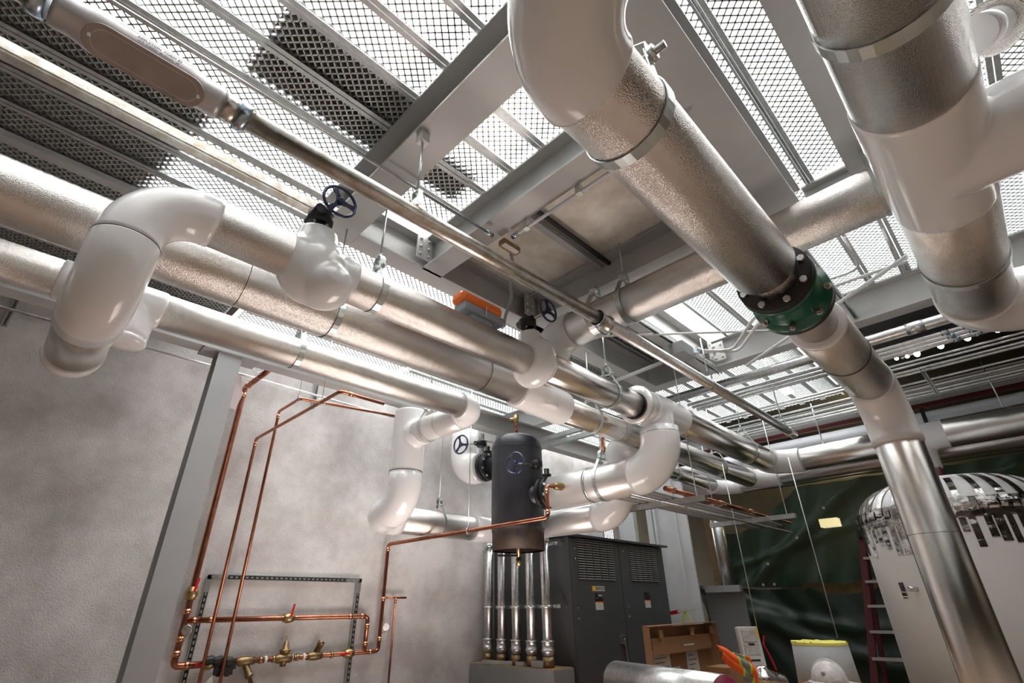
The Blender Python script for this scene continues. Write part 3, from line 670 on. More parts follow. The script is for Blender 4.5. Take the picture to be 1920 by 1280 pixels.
# valves on the manifold
lever_valve('brass ball valve with raised red lever on the thick copper riser', V((1.585, WC, .15)), Z, V((.12, 0, 1)), .030)
lever_valve('brass ball valve with upright red lever in the middle of the bypass', V((wp(540, 1163).x, WC, zb)), X, V((.12, 0, 1)), .025)
lever_valve('brass ball valve with level red lever near the right end of the manifold', V((wp(652, 1236).x, WC, zm)), X, V((-1, 0, .02)), .025)
lever_valve('brass ball valve with level red lever at the lower left corner of the manifold', V((wp(390, 1250).x, WC, zm)), X, V((-1, 0, .02)), .025)
T = thing('pressure_reducing_valve', 'bronze pressure reducing valve with tall bell on the copper manifold', 'valve', V((2.45, WC, zm)))
px_ = wp(532, 1235).x
obj('body', MB().lathe((px_ - .10, WC, zm), X, [(0, .03), (.02, .03), (.03, .042), (.17, .042), (.18, .03), (.2, .03)], 16).lathe((px_, WC, zm - .07), Z, [(0, .03), (.1, .035)], 16), 'bronze', T)
obj('bell', MB().lathe((px_, WC, zm + .03), Z, [(0, .035), (.03, .055), (.045, .055), (.05, .03), (.11, .024), (.12, .01), (.17, .007)], 18), 'bronze', T)
T = thing('strainer', 'bronze Y strainer with angled leg on the copper manifold right of the tall bell', 'strainer', V((2.75, WC, zm)))
px_ = wp(588, 1236).x
obj('body', MB().lathe((px_ - .08, WC, zm), X, [(0, .034), (.03, .034), (.04, .040), (.12, .040), (.13, .034), (.16, .034)], 16), 'bronze', T)
obj('leg', MB().lathe((px_, WC, zm), V((-.5, 0, -1)) * -1, [(0, .03), (.10, .03), (.10, .036), (.14, .036), (.15, .02)], 16), 'bronze', T)
T = thing('strainer', 'bronze Y strainer with leg pointing down beside the black gloves', 'strainer', V((2.08, WC, zm)))
px_ = wp(458, 1243).x
obj('body', MB().lathe((px_ - .09, WC, zm), X, [(0, .034), (.03, .034), (.04, .042), (.14, .042), (.15, .034), (.18, .034)], 16), 'bronze', T)
obj('leg', MB().lathe((px_, WC, zm), V((.55, 0, -1)), [(0, .03), (.12, .03), (.12, .036), (.15, .036), (.15, .02), (.34, .02)], 16), 'bronze', T)
for n_, q in enumerate((475, 488, 497, 512, 545, 556, 568, 620)):
    x_ = wp(q, 1237).x
    tag(obj('pipe_union', MB().lathe((x_ - .012, WC, zm), X, [(0, .022), (0, .033), (.024, .033), (.024, .022)], 8), 'tapewhite' if n_ % 2 == 0 else 'brass'),
        'small %s ring fitting on the copper manifold' % ('white taped' if n_ % 2 == 0 else 'brass'), 'fitting', 'ring fittings on the copper manifold')
# gauges
def gauge(c, label, stem):
    T = thing('pressure_gauge', label, 'gauge', c); c = V(c); n = V((-.35, -.9, -.15)).normalized()
    obj('case', MB().lathe(c - n * .02, n, [(0, .03), (.0, .040), (.022, .041), (.022, .036)], 28), 'galv', T)
    obj('dial', MB().lathe(c - n * .001, n, [(0, .036), (.001, .036)], 28), 'plastic', T)
    sd = Z.cross(n).normalized(); obj('needle', MB().bar(c + n * .002, c + n * .002 + (sd * .6 + Z).normalized() * .026, .003, .001, up=n), 'ink', T)
    obj('stem', MB().tube([c - n * .015, c - n * .015 - Z * .05, V(stem)], .008, 10), 'brass', T)
gauge(at(350, 1181, y=WC - .12), 'small round pressure gauge on the left riser below the bypass', (1.585, WC, -.17))
gauge(at(724, 1175, y=WC - .03), 'small round pressure gauge right of the slotted frame', (3.655, WC, -.26))
# black gloves hanging on the manifold
for q, (px0, lb) in enumerate(((412, 'black work glove draped over the manifold, left one of the pair'), (428, 'black work glove with hanging fingers over the manifold, right one of the pair'))):
    c = at(px0, 1243, y=WC - .05); mb = MB().sphere(c + Z * .01, .055, .035, .045).tube([c + V((-.06, 0, .03)), c + V((-.14, 0, .025))], [.04, .036], 16)
    for k in range(4): mb.tube([c + V((-.03 + k * .022, 0, -.02)), c + V((-.035 + k * .026, -.01, -.07)), c + V((-.03 + k * .026, -.005, -.115 + .012 * abs(k - 1.5)))], [.013, .012, .008], 10)
    mb.tube([c + V((.04, 0, .0)), c + V((.075, -.01, -.05))], [.014, .010], 10)
    tag(obj('work_glove', mb, 'black', remesh=.006), lb, 'glove', None)
tag(obj('paper_tag', MB().prism([at(385, 1280, y=WC - .1), at(398, 1266, y=WC - .1), at(402, 1300, y=WC - .1)], (0, .003, 0)), 'paper'), 'small white paper tag hanging under the gloves', 'tag')
# slotted strut frame on the wall
fy = W - .025
fl, fr = wp(393, 1076, fy), wp(672, 1092, fy); fl.z = fr.z = (fl.z + fr.z) / 2; fr.x += .0
T = thing('slotted_strut_rack', 'slotted strut frame bolted to the concrete wall behind the copper manifold', 'frame', V(((fl.x + fr.x) / 2, fy, -EYE)))
for nm, a_, b_ in (('upright', fl, V((fl.x, fy, -EYE))), ('upright', fr, V((fr.x, fy, -EYE))), ('crossbar', fl, fr)):
    obj(nm, MB().bar(a_, b_, .045, .045, up=-Y), 'strut', T)
    n_ = int((a_ - b_).length / .05); d = (b_ - a_).normalized(); mb = MB(); sd = d.cross(Y)
    for i in range(2, n_ - 1): mb.obox(a_ + d * (.05 * i) - Y * .0235, d * .014, sd * .0075, Y * .001)
    mb2 = MB().obox((a_ + b_) / 2 - Y * .0228, (b_ - a_) * .5, sd * .017, Y * .0006)
    obj('slot_recess', mb2, 'dark', T); obj('slot', mb, 'zinc', T)['kind'] = 'stuff'
for c_, s_ in ((fl, 1), (fr, -1)):
    obj('corner_plate', MB().obox(c_ + X * s_ * .07 - Y * .027, X * .095, Z * .022, Y * .003).obox(c_ - Z * .06 - Y * .027, X * .022, Z * .075, Y * .003), 'zinc', T)
    for k in range(3): obj('bolt', MB().hex(c_ + X * s_ * (k * .055 + .02) - Y * .035, Y, .012, .012), 'zinc', T)
# conduit and strut stubs high on the wall
T = thing('wall_conduit', 'thin grey conduit running along the top of the concrete wall', 'conduit', (1, W - .05, 2.4))
wz = .409 * (W - .06); obj('tube', MB().tube([(-2.5, W - .06, wz + .03), (1.2, W - .06, wz), (3.4, W - .06, wz - .03), (6.5, W - .06, wz)], .013, 10), 'galv', T)
for i, (a_, b_, l_) in enumerate((((40, 548), (14, 612), 'slotted strut bracket on the wall at far left edge'), ((595, 716), (585, 765), 'slotted strut bracket on the wall behind the thin copper pipes'), ((905, 812), (897, 905), 'slotted strut bracket on the wall behind the left handwheel'))):
    p_, q_ = at(*a_, y=W - .022), at(*b_, y=W - .022); q_.x = p_.x; strut(p_, q_, l_, up=-Y, m='beamdk' if i < 2 else 'strut')
T = thing('wire_hanger', 'thin hanger ring holding the bent thin copper pipe', 'hanger', at(560, 745, y=5.2)); 
c_ = at(559, 748, z=c3.z); obj('ring', MB().torus(c_ , X, .032, .004, 20, 8), 'zinc', T); obj('rod', MB().tube([c_ + Z * .03, V((c_.x, c_.y, 2.5))], .004, 8), 'zinc', T)
T = thing('wire_hanger', 'thin hanger ring where the two thin copper pipes cross', 'hanger', at(600, 745, y=4.6))
c_ = at(598, 752, z=c2.z); c_.x = 1.8; obj('ring', MB().torus(c_, Y, .032, .004, 20, 8), 'zinc', T); obj('rod', MB().tube([c_ + Z * .03, V((c_.x, c_.y, 2.5))], .004, 8), 'zinc', T)
T = thing('wire_hanger', 'thin hanger ring on the thick copper pipe by the column top', 'hanger', at(488, 704, x=1.585))
c_ = at(488, 704, x=1.585); obj('ring', MB().torus(c_, Y, .042, .004, 20, 8), 'zinc', T); obj('rod', MB().tube([c_ + Z * .04, V((c_.x, c_.y, 2.5))], .004, 8), 'zinc', T)
c_ = at(875, 993, y=4.77); 
T = thing('wire_hanger', 'long thin rod holding the copper pipe left of the black vessel', 'hanger', c_)
t_ = (875 - 730) / (1048 - 730); c_ = V((3.655, WC, zt)).lerp(V((4.30, 3.72, zt + .14)), .535)
obj('ring', MB().torus(c_, V((.3, -1, 0)), .036, .005, 20, 8), 'zinc', T); obj('rod', MB().tube([c_ + Z * .036, V((c_.x, c_.y, 2.6))], .006, 8), 'zinc', T)
tag(obj('plastic_film', MB().prism([at(432, 702, y=5.0), at(452, 700, y=5.0), at(455, 740, y=5.0), at(440, 768, y=5.0), at(428, 762, y=5.0)], (0, .01, 0)), 'pinkfilm'), 'scrap of pale plastic film hanging behind the column top', 'film')

# ================================================================== CABINET AND STEEL RISERS
CY, CX0, CX1, CZ = 4.43, 5.53, 7.90, .845
T = thing('electrical_cabinet', 'tall charcoal electrical cabinet with louvred double doors', 'cabinet', ((CX0 + CX1) / 2, CY + .6, -EYE))
obj('carcass', MB().box((CX0, CY + .02, -EYE), (CX1, W - .03, CZ - .03)), 'cab', T)
obj('roof', MB().prism([V((CX0 - .05, CY - .06, CZ - .03)), V((CX1 + .08, CY - .06, CZ - .03)), V((CX1 + .08, W - .02, CZ + .03)), V((CX0 - .05, W - .02, CZ + .03))], (0, 0, .03)), 'cablid', T)
xs = at(1157, 1006, y=CY).x
for x0, x1, lx0, lx1, lt, lb in ((CX0 + .02, xs - .005, (1079, 1010), (1147, 1013), 1008, 1087), (xs + .005, CX1 - .02, (1176, 1022), (1227, 1027), 1022, 1090)):
    D = obj('door', MB().box((x0, CY, -EYE + .08), (x1, CY + .022, CZ - .05)), 'cab', T, bevel=.003)
    a_, b_ = at(lx0[0], lt, y=CY), at(lx1[0], lx1[1], y=CY); zt_, zb_ = at(lx0[0], lt, y=CY).z, at(lx0[0] + 5, lb, y=CY).z
    ncol = 5; cw = (b_.x - a_.x) / ncol; lv = MB()
    dk = MB()
    for i in range(ncol):
        for k in range(17):
            z_ = zt_ - (zt_ - zb_) * (k + .5) / 17
            lv.obox((a_.x + cw * (i + .5), CY - .006, z_ + .004), (cw * .41, 0, 0), (0, .010, .005), (0, -.001, .002))
            dk.obox((a_.x + cw * (i + .5), CY - .0012, z_ - .006), (cw * .40, 0, 0), (0, .0008, 0), (0, 0, .0055))
    obj('louvre', lv, 'beamdk', T)['kind'] = 'stuff'; obj('vent_slot', dk, 'dark', T)['kind'] = 'stuff'
def sticker(T, x0, x1, z1, z0, m, name='label', dy=.0015): return obj(name, MB().box((x0, CY - dy, z0), (x1, CY - dy + .001, z1)), m, T)
def text(T, s, loc, size, m, n=-Y, up=Z, name='lettering'):
    cu = bpy.data.curves.new(name, 'FONT'); cu.body = s; cu.size = size; cu.extrude = .0003; cu.align_x = 'CENTER'; cu.align_y = 'CENTER'
    cu.materials.append(M[m]); tmp = bpy.data.objects.new(name, cu); COL.objects.link(tmp); me = bpy.data.meshes.new_from_object(tmp); bpy.data.objects.remove(tmp); o = bpy.data.objects.new(name, me); COL.objects.link(o)
    n, up = V(n).normalized(), V(up).normalized(); x = up.cross(n).normalized(); up = n.cross(x)
    o.matrix_world = Matrix.Translation(V(loc) - ORI[T.name]) @ Matrix(((x.x, up.x, n.x, 0), (x.y, up.y, n.y, 0), (x.z, up.z, n.z, 0), (0, 0, 0, 1)))
    o.parent = T; o.matrix_parent_inverse = Matrix(); return o
for (px0, py0, px1, py1, kind) in ((1110, 1098, 1134, 1108, 'h'), (1115, 1112, 1132, 1143, 'v'), (1207, 1110, 1221, 1139, 'v')):
    a_, b_ = at(px0, py0, y=CY), at(px1, py1, y=CY)
    if kind == 'h':
        sticker(T, a_.x, b_.x, a_.z, b_.z, 'paper'); sticker(T, a_.x, a_.x + (b_.x - a_.x) * .25, a_.z, b_.z, 'yellow', dy=.0025)
        text(T, 'DANGER', ((a_.x * .38 + b_.x * .62), CY - .004, (a_.z + b_.z) / 2), .05, 'ink')
    else:
        h_ = a_.z - b_.z; m_ = a_.z - h_ * .5
        sticker(T, a_.x, b_.x, a_.z, m_, 'black'); sticker(T, a_.x + .02, a_.x + (b_.x - a_.x) * .38, a_.z - .06, m_ + .04, 'yellow', dy=.0025)
        sticker(T, a_.x + (b_.x - a_.x) * .42, b_.x - .01, a_.z - .01, m_ + .06, 'bronze' if px0 > 1200 else 'beamdk', dy=.0025)
        sticker(T, a_.x, b_.x, m_ - .012, b_.z, 'paper'); sticker(T, a_.x, b_.x, m_, m_ - .012, 'orange', dy=.0025)
hp = at(1166, 1200, y=CY); hq = at(1170, 1222, y=CY)
obj('handle', MB().box((hp.x - .05, CY - .03, hp.z - .04), (hp.x + .06, CY, hp.z + .06)).bar((hp.x + .03, CY - .035, hp.z + .02), (hp.x + .05, CY - .035, hp.z - .26), .03, .02, up=-Y), 'galv', T, bevel=.004)
for (x_, z_) in ((CX0 + .09, .67), (CX0 + .09, .55), (CX0 + .09, -.02), (CX0 + .09, -.14), (xs + .10, .70), (xs + .1, -.02), (xs + .1, -.14)):
    obj('hinge_pin', MB().hex((x_, CY - .006, z_), Y, .012, .012), 'galv', T)
# plinth box and five risers
BX0, BX1, BZ = 5.09, 5.47, -.645
T = thing('equipment_plinth', 'grey steel box with bare plywood top carrying the five steel risers', 'box', ((BX0 + BX1) / 2, 5.1, -EYE))
obj('box', MB().box((BX0, CY, -EYE), (BX1, W - .03, BZ)), 'boxgrey', T, bevel=.006)
obj('top_board', MB().box((BX0 + .012, CY + .012, BZ), (BX1 - .012, W - .04, BZ + .008)), 'wood', T)
for i, (bx, tx) in enumerate(((958, 957), (980, 976), (1003, 996), (1026, 1022), (1049, 1042))):
    x_ = BX0 + .13; b_ = at(bx, 1242, x=x_ + .02); y_ = CY + .18 + (4 - i) * .262; rr = .057
    T = thing('steel_riser', ['steel riser pipe nearest the concrete wall on the plywood plinth', 'second steel riser pipe from the concrete wall', 'middle one of the five steel riser pipes', 'fourth steel riser pipe from the concrete wall', 'steel riser pipe nearest the charcoal cabinet'][i], 'pipe', (x_, y_, BZ))
    zt_ = .80
    obj('tube', MB().tube([(x_, y_, BZ + .008), (x_, y_, zt_)], rr, 28), 'galv', T)
    obj('coupling', MB().lathe((x_, y_, BZ + .13), Z, [(0, rr), (0, rr + .012), (.03, rr + .015), (.035, rr + .02), (.06, rr + .02), (.065, rr + .012), (.13, rr + .012), (.135, rr + .02), (.15, rr + .02), (.15, rr)], 28, False), 'galv', T)
    obj('base_ring', MB().lathe((x_, y_, BZ + .008), Z, [(0, rr), (0, rr + .012), (.11, rr + .012), (.11, rr)], 28, False), 'bronze', T)
    obj('clamp', MB().lathe((x_, y_, -.02), Z, [(0, rr), (0, rr + .008), (.03, rr + .008), (.03, rr)], 24, False).obox((x_, y_ + rr + .02, -.005), X * .008, Y * .02, Z * .014), 'zinc', T)
    obj('top_fitting', MB().lathe((x_, y_, zt_ - .05), Z, [(0, rr), (0, rr + .014), (.05, rr + .014), (.05, rr)], 24), 'zinc', T)
for z_, l_ in ((-.0, 'lower strut bar tying the five steel risers to the cabinet side'), (.72, 'upper strut bar tying the steel risers to the cabinet side')):
    strut((BX0 + .23, CY + .02, z_), (BX0 + .23, W - .02, z_), l_, holes=False)
    tag(obj('bracket', MB().bar((BX0 + .2, CY + .1, z_), (CX0, CY + .1, z_), .04, .04), 'strut'), 'short bracket from %s strut bar to the cabinet side' % ('lower' if z_ < .1 else 'upper'), 'bracket')
c_ = at(950, 1246, z=BZ + .02); strut((5.10, 5.62, BZ + .03), (5.20, 4.98, BZ + .03), 'loose grey strut offcut lying on the plywood plinth', holes=False, m='beamdk')
tag(obj('junction_box', MB().box((5.12, 4.62, BZ + .009), (5.20, 4.80, BZ + .08)), 'boxgrey', bevel=.004), 'small grey box on the plywood plinth in front of the middle riser', 'box')

# ================================================================== FAR RIGHT BACKGROUND
for (xa, ya, y0, m_, l_, w_) in ((8.6, 0, 5.50, 'whitecol', 'pale steel panel column behind the cabinet, left of the dark gap', .35), (8.7, 0, 5.05, 'whitecol', 'narrow pale steel column behind the cabinet', .12)):
    tag(obj('steel_column', MB().ibeam((xa, y0, -EYE), (xa, y0, 2.4), w_, .2, tf=.02, tw=.02) if False else MB().box((xa, y0 - w_ / 2, -EYE), (xa + .12, y0 + w_ / 2, 2.4)), m_, bevel=.01), l_, 'column')
T = thing('steel_column', 'broad white steel column between the cabinet and the tarpaulin', 'column', (8.6, 4.5, -EYE))
obj('web', MB().box((8.62, 4.47, -EYE), (8.66, 4.84, 2.4)), 'whitecol', T); obj('flange', MB().box((8.52, 4.42, -EYE), (8.9, 4.46, 2.4)), 'whitecol', T)
obj('flange', MB().box((8.56, 4.24, -EYE), (8.60, 4.44, 2.4)), 'whitecol', T); obj('flange', MB().box((8.55, 4.84, -EYE), (8.9, 4.88, 2.4)), 'whitecol', T)
for k in range(6): tag(obj('vertical_conduit', MB().tube([(8.4, 5.86 - .035 * k, -EYE), (8.4, 5.86 - .035 * k, 1.7)], .012, 8), 'galv'), 'thin vertical conduit behind the cabinet roof', 'conduit', 'thin vertical conduits behind the cabinet')
tag(obj('timber_panel', MB().box((9.75, 4.25, -.1), (9.85, 4.50, 1.6)), 'wood'), 'strip of brown timber beside the broad white column', 'panel')
tag(obj('round_duct', MB().tube([(9.3, 4.05, .25), (9.3, 4.05, 1.6)], .11, 24), 'galv'), 'dull vertical duct behind the corner of the tarpaulin', 'duct')
tag(obj('ledge', MB().box((9.0, 3.75, .17), (9.1, 4.35, .27)), 'beamdk'), 'dark grey ledge beside the tarpaulin corner', 'ledge')
tag(obj('grey_panel', MB().box((9.12, 3.75, -EYE), (9.16, 4.4, .17)), 'boxgrey'), 'grey panel below the dark ledge beside the tarpaulin', 'panel')
T = thing('hanging_bar', 'short white bar with red end and yellow cord above the cardboard box', 'bar', (8.2, 3.9, .0))
p_, q_ = at(1258, 1149, x=8.3), at(1316, 1138, x=8.3); obj('bar', MB().bar(p_, q_, .05, .03), 'whitecol', T); obj('red_end', MB().bar(p_, p_.lerp(q_, .25), .06, .05), 'red', T)
m_ = p_.lerp(q_, .45); obj('cord', MB().tube([m_, m_ + V((0, .05, -.12)), m_ + V((0, -.02, -.3))], .014, 8).tube([m_, m_ + V((0, -.07, -.14)), m_ + V((0, -.1, -.28))], .012, 8), 'rope', T)

# tarpaulins, hung as two sheets with a ragged seam
def sheet(name, label, corner_px, m, nx=48, ny=26, amp=.06, x=9.6, folds=None, group=None):
    tl, tr, br, bl = [at(a, b, x=x) for a, b in corner_px]; vs = []; fs = []
    for j in range(ny + 1):
        v = j / ny
        for i in range(nx + 1):
            u = i / nx; a = tl.lerp(tr, u); b = bl.lerp(br, u); p_ = a.lerp(b, v)
            sag = folds(u, v) if folds else (0, 0)
            p_ = p_ + V((0, 0, sag[0])) + X * (amp * (math.sin(u * 9 + v * 5) * .5 + math.sin(u * 23 - v * 11) * .25 + .4 * math.sin(u * 4 + v * 9)) + sag[1])
            vs.append(p_)
    for j in range(ny):
        for i in range(nx): o = j * (nx + 1) + i; fs.append((o, o + 1, o + nx + 2, o + nx + 1))
    return tag(obj(name, MB().add(vs, fs, True), m), label, 'tarpaulin', group)
def f1(u, v):   # top edge climbs in a sag, bottom edge scalloped
    top = -1.05 * max(0, 1 - u / .42) ** 1.0 * 0 - (.95 * math.sin(min(1, u / .45) * math.pi) * .30) * (1 - v)
    diag = .10 * math.exp(-((v - .95 + u * 1.1) / .06) ** 2) + .14 * math.exp(-((v - .55 + u * .9) / .12) ** 2)
    return (top + .07 * abs(math.sin(u * 16)) * v * (u > .25), -diag)
def f2(u, v): return (-.10 * abs(math.sin(u * 16 + .3)) * (1 - v) * (u > .25) - .08 * (1 - v) * math.sin(u * 3.1), -.16 * math.exp(-((v - .1 - u * .9) / .09) ** 2) - .12 * math.exp(-((v - .5 + (u - .8) ** 2 * .9) / .07) ** 2))
sheet('tarpaulin', 'upper green tarpaulin with a yellow light glowing through it', ((1337, 1000), (1560, 868), (1920, 1072), (1340, 1092)), 'tarplit', folds=f1) if False else None
def tpoly(y): pass
# upper sheet: left corner low, top edge rising to the pipes
vs = []; fs = []; NX, NY = 70, 30
for j in range(NY + 1):
    v = j / NY
    for i in range(NX + 1):
        u = i / NX; yy = 4.27 - u * 5.6
        s_ = (4.27 - yy)
        ztop = 1.16 + (max(0, s_ - .35) ** 1.6 * .42 if s_ < 1.75 else .62 + (s_ - 1.75) * .45); ztop = min(ztop, 1.74) - .06 * math.sin(min(s_, 1.2) * 2.6)
        zbot = .27 - .05 * math.sin(s_ * 1.3) + (.055 * abs(math.sin(s_ * 3.3)) if s_ > 1.3 else 0)
        z_ = ztop * (1 - v) + zbot * v
        dg = z_ - (.35 + (s_ - .6) * .72)
        xx = 9.6 - .10 * math.exp(-(dg / .10) ** 2) - .07 * math.sin(s_ * 5 + z_ * 3) * .6 - .05 * math.exp(-((z_ - .75 - (s_ - 1) * .25) / .05) ** 2) - .03 * math.sin(s_ * 14 - z_ * 6)
        vs.append(V((xx, yy, z_)))
for j in range(NY):
    for i in range(NX): o = j * (NX + 1) + i; fs.append((o, o + 1, o + NX + 2, o + NX + 1))
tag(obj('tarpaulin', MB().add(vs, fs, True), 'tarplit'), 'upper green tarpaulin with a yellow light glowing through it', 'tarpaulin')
vs = []; fs = []
for j in range(NY + 1):
    v = j / NY
    for i in range(NX + 1):
        u = i / NX; yy = 4.66 - u * 6.0; s_ = 4.66 - yy
        ztop = .30 - .10 * min(1, s_) * 1.0 - (.10 * abs(math.cos(s_ * 3.3 - 1.2)) if s_ > 1.7 else 0)
        z_ = ztop * (1 - v) - EYE * v
        k1 = z_ - (.25 - s_ * .55 + s_ * s_ * .06)
        xx = 9.52 - .16 * math.exp(-(k1 / .12) ** 2) - .10 * math.exp(-((z_ + .35 - .10 * (s_ - 2.6) ** 2) / .08) ** 2) - .06 * math.sin(s_ * 4 + z_ * 4) - .03 * math.sin(s_ * 13 + z_ * 9)
        vs.append(V((xx, yy, z_)))
for j in range(NY):
    for i in range(NX): o = j * (NX + 1) + i; fs.append((o, o + 1, o + NX + 2, o + NX + 1))
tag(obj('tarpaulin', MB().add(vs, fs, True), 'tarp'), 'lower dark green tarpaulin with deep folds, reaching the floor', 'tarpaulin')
for (a_, b_) in ((1544, 952), (1494, 1008), (1440, 1057), (1431, 1096), (1452, 1095)):
    tag(obj('grommet', MB().torus(at(a_, b_, x=9.38), X, .014, .007, 14, 8), 'plastic'), 'small white grommet on the green tarpaulin', 'grommet', 'grommets on the tarpaulin')
tag(obj('ceiling_light', MB().box((10.9, 2.52, 1.22), (11.1, 2.82, 1.36)), 'lamp'), 'lit yellow tube light behind the green tarpaulin', 'light')
tag(obj('ceiling_light', MB().box((10.6, 1.6, 2.3), (11.2, 1.8, 2.38)), 'lamp'), 'lit yellow tube light far behind the pipe headers', 'light')

# big white insulated duct above the headers
T = thing('insulated_duct', 'big white wrapped duct along the back under the red beam', 'duct', (9.35, 0, 2.2))
obj('wrap', MB().tube([(9.42, 3.0, 2.16), (9.42, -6, 2.20)], .32, 40), 'duct', T)
obj('wrap', MB().tube([(9.42, 5.2, 2.10), (9.42, 3.3, 2.12)], .30, 40), 'duct', T)
for y_ in (.62, -.6): obj('hanger_strap', MB().bar((9.08, y_, 1.9), (9.05, y_ - .02, 2.6), .05, .01, up=X), 'dark', T)

# ================================================================== INSULATED TANK, LADDER
TX, TY, TR = 7.2, .58, .86
tz = at(1790, 893, x=TX).z + .0
T = thing('storage_tank', 'large white jacketed tank with foil taped dome at lower right', 'tank', (TX, TY, -EYE))
zs = tz - .42
obj('jacket', MB().lathe((TX, TY, -EYE), Z, [(0, TR), (EYE + zs, TR), (EYE + zs + .03, TR * .995)], 72), 'jacketw', T)
dm = [(EYE + zs - .02, TR * 1.004)] + [(EYE + zs + .40 * math.sin(a), TR * 1.004 * math.cos(a) ** .62) for a in [math.radians(d) for d in range(6, 90, 6)]] + [(EYE + zs + .40, .01)]
obj('dome', MB().lathe((TX, TY, -EYE), Z, dm, 72, False), 'jacketw', T)
def foil(T, az, w_, z0, z1, m='foil', name='foil_tape'):
    """strip of tape from the shoulder down (z0<z1) following the dome and wall"""
    pts = []
    for k in range(15):
        t = k / 14; z_ = z0 + (z1 - z0) * t
        if z_ <= zs: rr = TR + .004
        else:
            s_ = min(.9999, (z_ - zs) / .40); rr = TR * 1.012 * max(.02, (1 - s_ * s_) ** .31) + .004
        pts.append((z_, rr + random.uniform(-.001, .003)))
    vs = []; fs = []
    for k, (z_, rr) in enumerate(pts):
        for q in (-1, 0, 1):
            a = az + q * w_ / 2 / max(rr, .3); vs.append(V((TX + rr * math.cos(a), TY + rr * math.sin(a), z_ + .002)))
    for k in range(14):
        for q in range(2): o = k * 3 + q; fs.append((o, o + 1, o + 4, o + 3))
    return obj(name, MB().add(vs, fs, False), m, T)
mb = MB().lathe((TX, TY, 0), Z, [(zs - .08, TR + .003), (zs - .04, TR + .009), (zs, TR + .006), (zs + .10, TR * .985 + .008)], 72, False)
obj('foil_band', mb, 'foil', T)
rnd = random.Random(3)
for k in range(30):
    az = math.radians(95 + k * 5.8 + rnd.uniform(-1, 1)); lo = zs - rnd.uniform(.20, .36)
    foil(T, az, rnd.uniform(.045, .075), lo, zs + rnd.uniform(.05, .12), 'foilbr' if k in (24, 25, 26, 28) else 'foil')
    if k % 2 == 0 or k < 6: foil(T, az + .03, rnd.uniform(.035, .07), zs + .02, zs + rnd.uniform(.30, .385))
obj('lifting_eye', MB().torus((TX - .05, TY - .05, tz + .0), Y, .10, .016, 24, 8), 'ladder', T)
c_ = at(1670, 1130, x=TX - TR + .06)
foil(T, math.atan2(c_.y - TY, c_.x - TX) , .06, .02, .16); obj('nozzle', MB().tube([V((TX + (TR - .02) * math.cos(2.62), TY + (TR - .02) * math.sin(2.62), .10)), V((TX + (TR + .09) * math.cos(2.62), TY + (TR + .09) * math.sin(2.62), .10))], .022, 12), 'galv', T)
T = thing('step_ladder', 'red step ladder with grey rungs standing behind the white tank', 'ladder', (8.0, 1.4, -EYE))
lt, lb = at(1616, 1005, x=8.15), at(1640, 1272, x=7.75)
lb = lb + (lb - lt) * ((-EYE - lb.z) / (lb.z - lt.z)); o_ = V((0, -.46, 0))
obj('side_rail', MB().bar(lt, lb, .035, .075, up=Y), 'ladder', T); obj('side_rail', MB().bar(lt + o_ * .7, lb + o_ * 1.15, .035, .075, up=Y), 'ladder', T)
obj('top_cap', MB().obox(lt + o_ * .35 + Z * .03, X * .06, Y * .20, Z * .04), 'black', T)
for k in range(1, 9):
    t = k / 8.6; a_ = lt.lerp(lb, t); obj('rung', MB().bar(a_, (lt + o_ * .7).lerp(lb + o_ * 1.15, t), .08, .03), 'alu', T)
obj('spreader', MB().bar(lt.lerp(lb, .23), lt.lerp(lb, .23) + V((.3, -.1, 0)), .03, .02), 'red', T)
obj('rear_rail', MB().bar(lt + X * .05, V((lb.x + .7, lb.y, -EYE)), .03, .05, up=Y), 'ladder', T); obj('rear_rail', MB().bar(lt + X * .05 + o_ * .7, V((lb.x + .7, lb.y - .5, -EYE)), .03, .05, up=Y), 'ladder', T)

# ================================================================== BENCH WITH CLUTTER (below the frame edge)
BT = -.74
T = thing('work_bench', 'low plywood work bench just below the clutter at the bottom edge', 'bench', (5.4, 2.0, -EYE))
obj('top', MB().box((3.7, .95, BT - .04), (6.25, 3.55, BT)), 'wood', T)
for x_ in (3.8, 6.15):
    for y_ in (1.05, 3.45): obj('leg', MB().box((x_ - .04, y_ - .04, -EYE), (x_ + .04, y_ + .04, BT - .04)), 'wood', T)
# open cardboard carton
a_, b_ = at(1213, 1176, y=3.1), at(1338, 1165, y=2.75)
cx0, cx1, cyf = 4.98, 5.80, 2.95; ca, cb = at(1222, 1176, y=cyf), at(1334, 1166, y=cyf)
T = thing('cardboard_carton', 'open brown cardboard carton with paper labels, standing on end', 'carton', ((ca.x + cb.x) / 2, cyf, BT))
ct = (ca.z + cb.z) / 2; w0, w1 = ca.x, cb.x
obj('back_panel', MB().box((w0, cyf + .10, BT), (w1, cyf + .106, ct - .01)), 'card', T)
obj('side_flap', MB().prism([V((w0, cyf + .1, BT)), V((w0, cyf + .1, ct)), V((w0 - .10, cyf - .03, ct - .01)), V((w0 - .09, cyf - .03, BT))], (.006, 0, 0)), 'card', T)
obj('side_flap', MB().prism([V((w1, cyf + .1, BT)), V((w1, cyf + .1, ct)), V((w1 + .02, cyf - .04, ct - .01)), V((w1 + .06, cyf - .04, BT))], (.006, 0, 0)), 'card', T)
obj('top_flap', MB().prism([V((w0, cyf + .1, ct)), V((w1, cyf + .1, ct)), V((w1 + .02, cyf - .04, ct + .01)), V((w0 - .10, cyf - .03, ct + .0))], (0, 0, .006)), 'card', T)
obj('inner_flap', MB().box((w0 + .02, cyf + .03, ct - .24), (w1 - .03, cyf + .036, ct - .10)), 'card', T)
